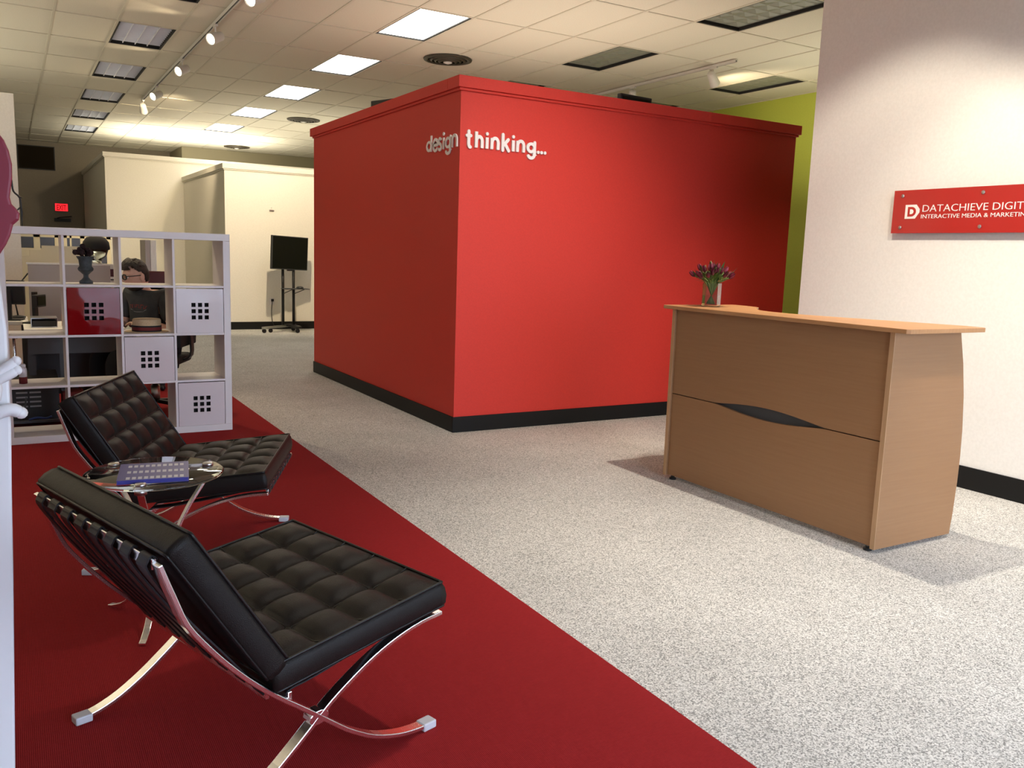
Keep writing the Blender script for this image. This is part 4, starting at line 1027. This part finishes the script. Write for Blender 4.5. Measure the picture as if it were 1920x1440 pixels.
ky.build('keys', M['recess'], kb)
lp = thing('desk_lamp', 'black clip lamp with bent arms on the desk at far left', 'lamp', (.03, 8.49, .73))
MB().lathe([(.06, 0), (.06, .012), (.02, .02), (.0, .022)], 20).build('base', M['black'], lp, True)
MB().tube([(0, 0, .02), (-.03, 0, .22), (.09, 0, .38), (.14, 0, .36)], .006, 8).build('arm', M['black'], lp, True)
MB().lathe([(.018, 0), (.045, -.05)], 16, caps=False, c=(.14, 0, .37)).build('shade', M['black'], lp, True)
# computer tower, bag and cables below
pt = thing('computer_tower', 'black computer tower with grey vent slots in the lowest shelf row gap', 'computer', (.07, 7.35, .035))
MB().box(-.16, .20, -.10, .35, 0, .34).build('case', M['tower'], pt, bevel=.004)
for r in range(5):
    for c in range(2): MB().box(-.085 + c * .088, -.010 + c * .088, -.103, -.1005, .12 + r * .035, .132 + r * .035).build('vent_slot', M['vent_grey'], pt)
fp = thing('foot_rail', 'dark metal floor rail in front of the computer tower', 'rail', (.12, 7.16, .006))
MB().box(-.35, .22, -.02, .02, .045, .065).build('bar', M['desk_dark'], fp, bevel=.003)
for x in (-.34, .20): MB().box(x - .012, x + .012, -.03, .03, 0, .045).build('foot', M['desk_dark'], fp)
tag(MB().tube(smooth_curve([(-.20, 7.13, .10), (-.02, 7.12, .11), (.03, 7.12, .15), (.05, 7.13, .25)], 5), .006, 6).build('cable', M['recess'], None, True), 'grey cable looping before the computer tower', 'cable')
tag(MB().tube(smooth_curve([(.06, 7.11, .085), (.11, 7.10, .10), (.17, 7.11, .09), (.21, 7.12, .10)], 5), .008, 6).build('cable', M['blue_cable'], None, True), 'blue cable coiled before the computer tower', 'cable')
bg = thing('bag', 'dark red bag on the floor right of the computer tower', 'bag', (.36, 7.40, .006))
MB().box(-.07, .09, -.10, .12, 0, .24).build('body', M['red_bag'], bg, bevel=.02, seg=3)
MB().tube(smooth_curve([(-.04, 0, .235), (-.03, 0, .32), (.05, 0, .32), (.06, 0, .235)], 5), .006, 6).build('handle', M['red_bag'], bg, True)

# ------------------------------------------------------------------ the seated man
PM = thing('person', 'dark haired man in glasses and a charcoal t-shirt working behind the white shelf', 'person', (.98, 7.58, .006))
O = Vector(PM.location)
def skin_mesh(name, verts, edges, radii, sub=2, root=0):
    me = bpy.data.meshes.new(name); me.from_pydata([tuple(v) for v in verts], edges, [])
    o = bpy.data.objects.new(name, me); C.objects.link(o)
    m_ = o.modifiers.new('skin', 'SKIN'); m_.use_smooth_shade = True
    for i, r in enumerate(radii): me.skin_vertices[0].data[i].radius = r if isinstance(r, tuple) else (r, r)
    for i in range(len(verts)): me.skin_vertices[0].data[i].use_root = (i == root)
    s_ = o.modifiers.new('sub', 'SUBSURF'); s_.levels = sub; s_.render_levels = sub
    bpy.context.view_layer.update()
    out = bpy.data.meshes.new_from_object(o.evaluated_get(bpy.context.evaluated_depsgraph_get())); bpy.data.objects.remove(o); out.name = name
    return out
# joints in world coordinates; torso turned half towards the camera, head to the left
fx, fy = -.74, -.67                                   # chest direction
lxv = Vector((-fy, fx, 0)) * -1                        # towards his left shoulder
lxv = Vector((.67, -.74, 0)); fv = Vector((fx, fy, 0))
pel = Vector((1.00, 7.60, .55)); belly = Vector((.985, 7.585, .70)); chest = Vector((.955, 7.555, .90)); neck0 = Vector((.925, 7.53, 1.005)); neck1 = Vector((.905, 7.52, 1.06))
shL = chest + lxv * .17 + Vector((0, 0, .072)); shR = chest - lxv * .17 + Vector((0, 0, .072))
elL = shL + lxv * .06 + Vector((.02, -.02, -.26)) + fv * .03; wrL = Vector((.90, 7.36, .765))
elR = shR - lxv * .05 + Vector((0, 0, -.25)) + fv * .05; wrR = Vector((.735, 7.50, .775))
hipL = pel + lxv * .09 + Vector((0, 0, -.03)); hipR = pel - lxv * .09 + Vector((0, 0, -.03))
knL = Vector((.66, 7.36, .50)); knR = Vector((.56, 7.62, .50)); anL = Vector((.68, 7.36, .10)); anR = Vector((.58, 7.62, .10))
toL = anL + Vector((-.15, -.03, -.055)); toR = anR + Vector((-.15, -.03, -.055))
V_ = [pel, belly, chest, neck0, neck1, shL, elL, wrL, shR, elR, wrR, hipL, knL, anL, toL, hipR, knR, anR, toR]
E_ = [(0, 1), (1, 2), (2, 3), (3, 4), (2, 5), (5, 6), (6, 7), (2, 8), (8, 9), (9, 10), (0, 11), (11, 12), (12, 13), (13, 14), (0, 15), (15, 16), (16, 17), (17, 18)]
R_ = [.14, .135, .145, .062, .055, .062, .044, .030, .062, .044, .030, .09, .062, .042, .032, .09, .062, .042, .032]
body = skin_mesh('body', [v - O for v in V_], E_, R_)
bmh = bmesh.new(); bmh.from_mesh(body)
def add_mesh(bm, mb):
    me = mb.mesh('tmp', M['skin']); bm.from_mesh(me); bpy.data.meshes.remove(me)
# head: shaped ellipsoid with brow, nose, mouth, chin and ears, looking to -Y in its own space
HC = Vector((.862, 7.50, 1.135)); hd = Vector((-.95, -.31, -.12)).normalized()
hq = hd.to_track_quat('-Y', 'Z').to_matrix().to_4x4(); HM = Matrix.Translation(HC - O) @ hq
def head_mesh():
    mb = MB(); n, m_ = 36, 26; mb.ball((0, 0, 0), 1, n, m_)
    out = []
    for (x, y, z) in mb.v:
        X, Y, Z = x * .077, y * .098, z * .118
        if z < 0: X *= 1 - .30 * z * z; Y = Y * (1 - .12 * z * z) + (-.012 * z * z if y < 0 else .03 * z * z)
        if y < -.55:
            Y += .006 * math.exp(-((z - .02) / .10) ** 2) * (1 if abs(x) > .15 else .3)        # eye sockets
            Y -= .006 * math.exp(-((z - .22) / .09) ** 2)                                       # brow
            Y -= .005 * math.exp(-((z + .82) / .16) ** 2)                                       # chin
            if abs(x) < .4: Y -= .004 * math.exp(-((z + .52) / .05) ** 2)                        # lips
        out.append((X, Y, Z))
    mb.v = out
    mb.add([(0, -.098, .016), (-.010, -.098, .0), (.010, -.098, .0), (0, -.128, -.026), (-.017, -.096, -.032), (.017, -.096, -.032), (0, -.098, -.040), (0, -.08, .0), (0, -.08, -.03)],
           [(0, 1, 3), (0, 3, 2), (1, 4, 3), (2, 3, 5), (4, 6, 3), (6, 5, 3), (1, 0, 7), (0, 2, 7), (1, 7, 8), (1, 8, 4), (2, 8, 7), (2, 5, 8), (4, 8, 6), (6, 8, 5)])
    for s_ in (-1, 1): mb.ball((s_ * .080, .014, -.006), (.014, .021, .034), 12, 8)
    mb.v = [tuple(HM @ Vector(p)) for p in mb.v]; return mb
add_mesh(bmh, head_mesh())
# hands: palm and five bent fingers each
def hand(wr, dirv, side):
    d = Vector(dirv).normalized(); s = d.cross(Vector((0, 0, 1))).normalized() * side; u = Vector((0, 0, 1))
    vs = [wr, wr + d * .04, wr + d * .085]; ed = [(0, 1), (1, 2)]; ra = [(.026, .02), (.036, .018), (.036, .015)]
    add = bmh
    me = skin_mesh('h', [v - O for v in vs], ed, ra, 1); add.from_mesh(me); bpy.data.meshes.remove(me)
    for k, (o_, L) in enumerate(((-.030, .070), (-.010, .080), (.010, .075), (.029, .058))):
        b0 = wr + d * .075 + s * o_; p1 = b0 + d * L * .45 + u * .008 + s * o_ * .25; p2 = p1 + d * L * .3 - u * .012; p3 = p2 + d * L * .22 - u * .016
        me = skin_mesh('f', [v - O for v in (b0 - d * .012, p1, p2, p3)], [(0, 1), (1, 2), (2, 3)], [.0095, .009, .0085, .0075], 1); add.from_mesh(me); bpy.data.meshes.remove(me)
    b0 = wr + d * .03 - s * .028; p1 = b0 + d * .03 - s * .022; p2 = p1 + d * .03 - s * .004 - u * .008
    me = skin_mesh('f', [v - O for v in (b0, p1, p2)], [(0, 1), (1, 2)], [.012, .010, .009], 1); add.from_mesh(me); bpy.data.meshes.remove(me)
hand(wrL, Vector((-.8, .55, -.02)), 1); hand(wrR, Vector((-1, .1, -.02)), -1)
bmesh.ops.holes_fill(bmh, edges=bmh.edges, sides=0); bmesh.ops.recalc_face_normals(bmh, faces=bmh.faces); bmh.to_mesh(body); bmh.free(); body.materials.clear(); body.materials.append(M['skin'])
bo = bpy.data.objects.new('body', body); C.objects.link(bo)
rm = bo.modifiers.new('remesh', 'REMESH'); rm.mode = 'VOXEL'; rm.voxel_size = .0055; rm.use_smooth_shade = True
sm = bo.modifiers.new('smooth', 'SMOOTH'); sm.factor = .5; sm.iterations = 2
bpy.context.view_layer.update()
nb = bpy.data.meshes.new_from_object(bo.evaluated_get(bpy.context.evaluated_depsgraph_get())); bpy.data.objects.remove(bo)
bt = bmesh.new(); bt.from_mesh(nb); seen_v = set(); isl = []
for v0 in bt.verts:
    if v0 in seen_v: continue
    st2 = [v0]; seen_v.add(v0); comp = []
    while st2:
        q_ = st2.pop(); comp.append(q_)
        for e_ in q_.link_edges:
            w_ = e_.other_vert(q_)
            if w_ not in seen_v: seen_v.add(w_); st2.append(w_)
    isl.append(comp)
isl.sort(key=len); print('ISLANDS', [len(c) for c in isl][-12:])
bmesh.ops.delete(bt, geom=[v for c in isl[:-1] for v in c], context='VERTS'); bt.to_mesh(nb); bt.free()
nb.materials.clear(); nb.materials.append(M['skin']); put('body', nb, PM)
# hair cap, beard shade, glasses, eyes
hr = MB(); n, m_ = 64, 44; hr.ball((0, 0, 0), 1, n, m_); keep = []
rh = random.Random(5)
for i, (x, y, z) in enumerate(hr.v):
    t_ = 1.0 + .10 * max(0, z) + rh.uniform(-.015, .03)
    X, Y, Z = x * .083 * t_, y * .104 * t_, z * .124 * t_ + .004
    if y < -.2 and z > .45: Y -= .014; Z += .014
    hr.v[i] = (X, Y, Z); keep.append((z > .50 - .1 * (y < -.5)) or (z > .50 - 1.1 * (y + .35) and y < .12 and y > -.35 and z > .22) or (y >= .12 and y <= .36 and z > .02) or (y > .36 and z > -.45))
hr.f = [f for f in hr.f if all(keep[i] for i in f)]; hr.mi = [0] * len(hr.f)
for k in range(60):
    a, b2 = rh.uniform(0, 2 * PI), rh.uniform(.25, 1.0); x, y, z = math.cos(a) * math.sin(b2), math.sin(a) * math.sin(b2), math.cos(b2)
    p = Vector((x * .082, y * .106, z * .130)); hr.tube([p, p + Vector((x * .01, y * .008 - .012, z * .012 + .006))], [.010, .003], 5)
hr.v = [tuple(HM @ Vector(p)) for p in hr.v]; ho = hr.build('hair', M['hair'], PM, True)
so = ho.modifiers.new('thick', 'SOLIDIFY'); so.thickness = .006; so.offset = -1
gl = MB()
for s_ in (-1, 1):
    rim = [(s_ * .033 + .027 * math.cos(a), -.106 - .004 * math.cos(a) * s_ * -1, .004 + .021 * math.sin(a) * (1 if math.sin(a) > 0 else .9)) for a in [2 * PI * k / 16 for k in range(16)]]
    gl.tube(rim, .0055, 6, closed=True)
    gl.tube([(s_ * .059, -.104, .012), (s_ * .080, -.06, .010), (s_ * .086, .005, .010), (s_ * .084, .02, -.004)], .0035, 6)
gl.tube([(-.008, -.112, .012), (.008, -.112, .012)], .003, 6)
gl.v = [tuple(HM @ Vector(p)) for p in gl.v]; gl.build('glasses', M['black'], PM, True)
ey = MB()
for s_ in (-1, 1): ey.ball((s_ * .031, -.083, .004), .0125, 10, 8)
ey.v = [tuple(HM @ Vector(p)) for p in ey.v]; ey.build('eyes', M['white_lam'], PM, True)
ib = MB()
for s_ in (-1, 1): ib.ball((s_ * .031, -.0935, .003), .006, 8, 6)
ib.v = [tuple(HM @ Vector(p)) for p in ib.v]; ib.build('irises', M['hair'], PM, True)
mo = MB().tube([(-.022, -.089, -.064), (0, -.0985, -.062), (.022, -.089, -.064)], [.002, .004, .002], 6); mo.v = [tuple(HM @ Vector(p)) for p in mo.v]; mo.build('mouth', mat('lips', (.30, .10, .09), .5), PM, True)
bd = MB(); bd.ball((0, -.012, -.070), (.060, .082, .048), 20, 12); bd.v = [p for p in bd.v]
bd.f = [f for f in bd.f if all(bd.v[i][2] < -.082 for i in f)]; bd.mi = [0] * len(bd.f); bd.v = [tuple(HM @ Vector(p)) for p in bd.v]; bd.build('beard', M['hair'], PM, True)
# t-shirt and trousers
mid = lambda a, b2, t: a.lerp(b2, t)
Vs = [pel + Vector((0, 0, .02)), belly, chest, neck0 + Vector((0, 0, .008)), shL, mid(shL, elL, .78), shR, mid(shR, elR, .78)]
ts_ = skin_mesh('t_shirt', [v - O for v in Vs], [(0, 1), (1, 2), (2, 3), (2, 4), (4, 5), (2, 6), (6, 7)], [.155, .152, .166, .098, .086, .066, .086, .066])
ts_.materials.clear(); ts_.materials.append(M['shirt']); tso = put('t_shirt', ts_, PM)
tr = skin_mesh('trousers', [v - O for v in (pel + Vector((0, 0, -.01)), hipL, knL, mid(knL, anL, .95), hipR, knR, mid(knR, anR, .95))], [(0, 1), (1, 2), (2, 3), (0, 4), (4, 5), (5, 6)], [.15, .105, .078, .058, .105, .078, .058])
tr.materials.clear(); tr.materials.append(M['jeans']); put('trousers', tr, PM)
for a, b2 in ((anL, toL), (anR, toR)):
    sh_ = skin_mesh('shoe', [v - O for v in (a + Vector((.05, 0, -.055)), a + Vector((-.05, -.01, -.055)), b2 + Vector((-.03, 0, 0)))], [(0, 1), (1, 2)], [(.04, .04), (.045, .042), (.038, .03)])
    sh_.materials.clear(); sh_.materials.append(M['matte_black']); put('shoe', sh_, PM)
# faded print on the chest, wrapped onto the shirt
up_ = Vector((0, 0, 1)); c0 = chest - O + fv * .24 + up_ * -.035
def chest_print(nm, polys, m):
    g_ = MB()
    for poly in polys:
        n_ = len(poly); g_.add([c0 + (-lxv) * -a + up_ * b2 for a, b2 in poly], [tuple(range(n_))])
    o = g_.build(nm, m, PM); sw = o.modifiers.new('wrap', 'SHRINKWRAP'); sw.target = tso; sw.wrap_method = 'PROJECT'; sw.use_project_x = sw.use_project_y = sw.use_project_z = False
    sw.wrap_method = 'NEAREST_SURFACEPOINT'; sw.wrap_mode = 'ABOVE_SURFACE'; sw.offset = .003
bars = []
for k in range(9):
    x0 = -.105 + k * .024; y_ = .012 * math.cos((k - 4) * .3); bars += [[(x0, y_), (x0 + .006, y_), (x0 + .010, y_ + .034), (x0 + .004, y_ + .034)]]
    if k % 2 == 0: bars += [[(x0 + .004, y_ + .026), (x0 + .022, y_ + .026), (x0 + .023, y_ + .033), (x0 + .005, y_ + .033)]]
    else: bars += [[(x0 + .001, y_ + .002), (x0 + .018, y_ + .002), (x0 + .019, y_ + .009), (x0 + .002, y_ + .009)]]
chest_print('shirt_print', bars, M['print_red'])
chest_print('shirt_swoosh', [[(-.10 + k * .02, -.022 + .0009 * (k - 5) ** 2 * 1.0 - .004), (-.08 + k * .02, -.022 + .0009 * (k - 4) ** 2 - .004), (-.08 + k * .02, -.022 + .0009 * (k - 4) ** 2), (-.10 + k * .02, -.022 + .0009 * (k - 5) ** 2)] for k in range(10)], M['print_grey'])

# ------------------------------------------------------------------ standing cut-out at the left edge
so_ = thing('standing_cutout', 'tall free-standing board at the left edge with a pink round top and white fingers', 'standee', (-.33, 2.30, .006))
def board(nm, poly, m, y0_, y1_, bevel=.006): MB().prism(poly, y0_, y1_, lambda a, b2, d: (a, d, b2)).build(nm, m, so_, bevel=bevel)
board('body_board', [(-.262, .03), (.278, .03), (.30, .60), (.306, .80), (.312, .95), (.314, 1.18), (.303, 1.33), (-.27, 1.33)], M['standee_white'], 0, .03)
hp = [(.335, 1.585 - .006)]
cx_, cz_ = .03, 1.525
hp = [(cx_ + .315 * math.cos(a), cz_ + .20 * math.sin(a)) for a in [2 * PI * k / 48 for k in range(48)]]
# small rounded nose at the lower right of the round top
hp2 = []
for (a, b2) in hp:
    hp2.append((a, b2))
hp = [(.322, 1.380)] + [(.331, 1.40), (.338, 1.425), (.350, 1.437), (.352, 1.452), (.346, 1.462), (.337, 1.472), (.334, 1.487), (.341, 1.53), (.342, 1.56), (.337, 1.59), (.329, 1.612), (.318, 1.628), (.27, 1.67), (.16, 1.71), (.03, 1.722), (-.12, 1.70), (-.24, 1.64), (-.29, 1.54), (-.28, 1.44), (-.24, 1.36), (-.15, 1.31), (.05, 1.28), (.24, 1.315), (.305, 1.352)]
board('round_top', hp, M['pink'], -.022, -.001)
fg = MB()
for pts, r in (([(.27, -.02, 1.075), (.305, -.022, 1.095), (.329, -.02, 1.113)], .0125), ([(.26, -.02, 1.055), (.305, -.025, 1.078), (.330, -.024, 1.092)], .012), ([(.27, -.02, .985), (.31, -.022, 1.0), (.334, -.02, .990)], .015)):
    fg.tube(smooth_curve(pts, 3), [r] * 6 + [r * .8], 10); fg.ball(pts[-1], r * .95, 10, 6)
fg.ball((.24, -.022, 1.05), (.06, .02, .07), 14, 8)
fg.build('fingers', M['standee_white'], so_, True)
MB().box(-.25, .25, -.16, .22, 0, .03).build('base_plate', M['standee_white'], so_, bevel=.004)
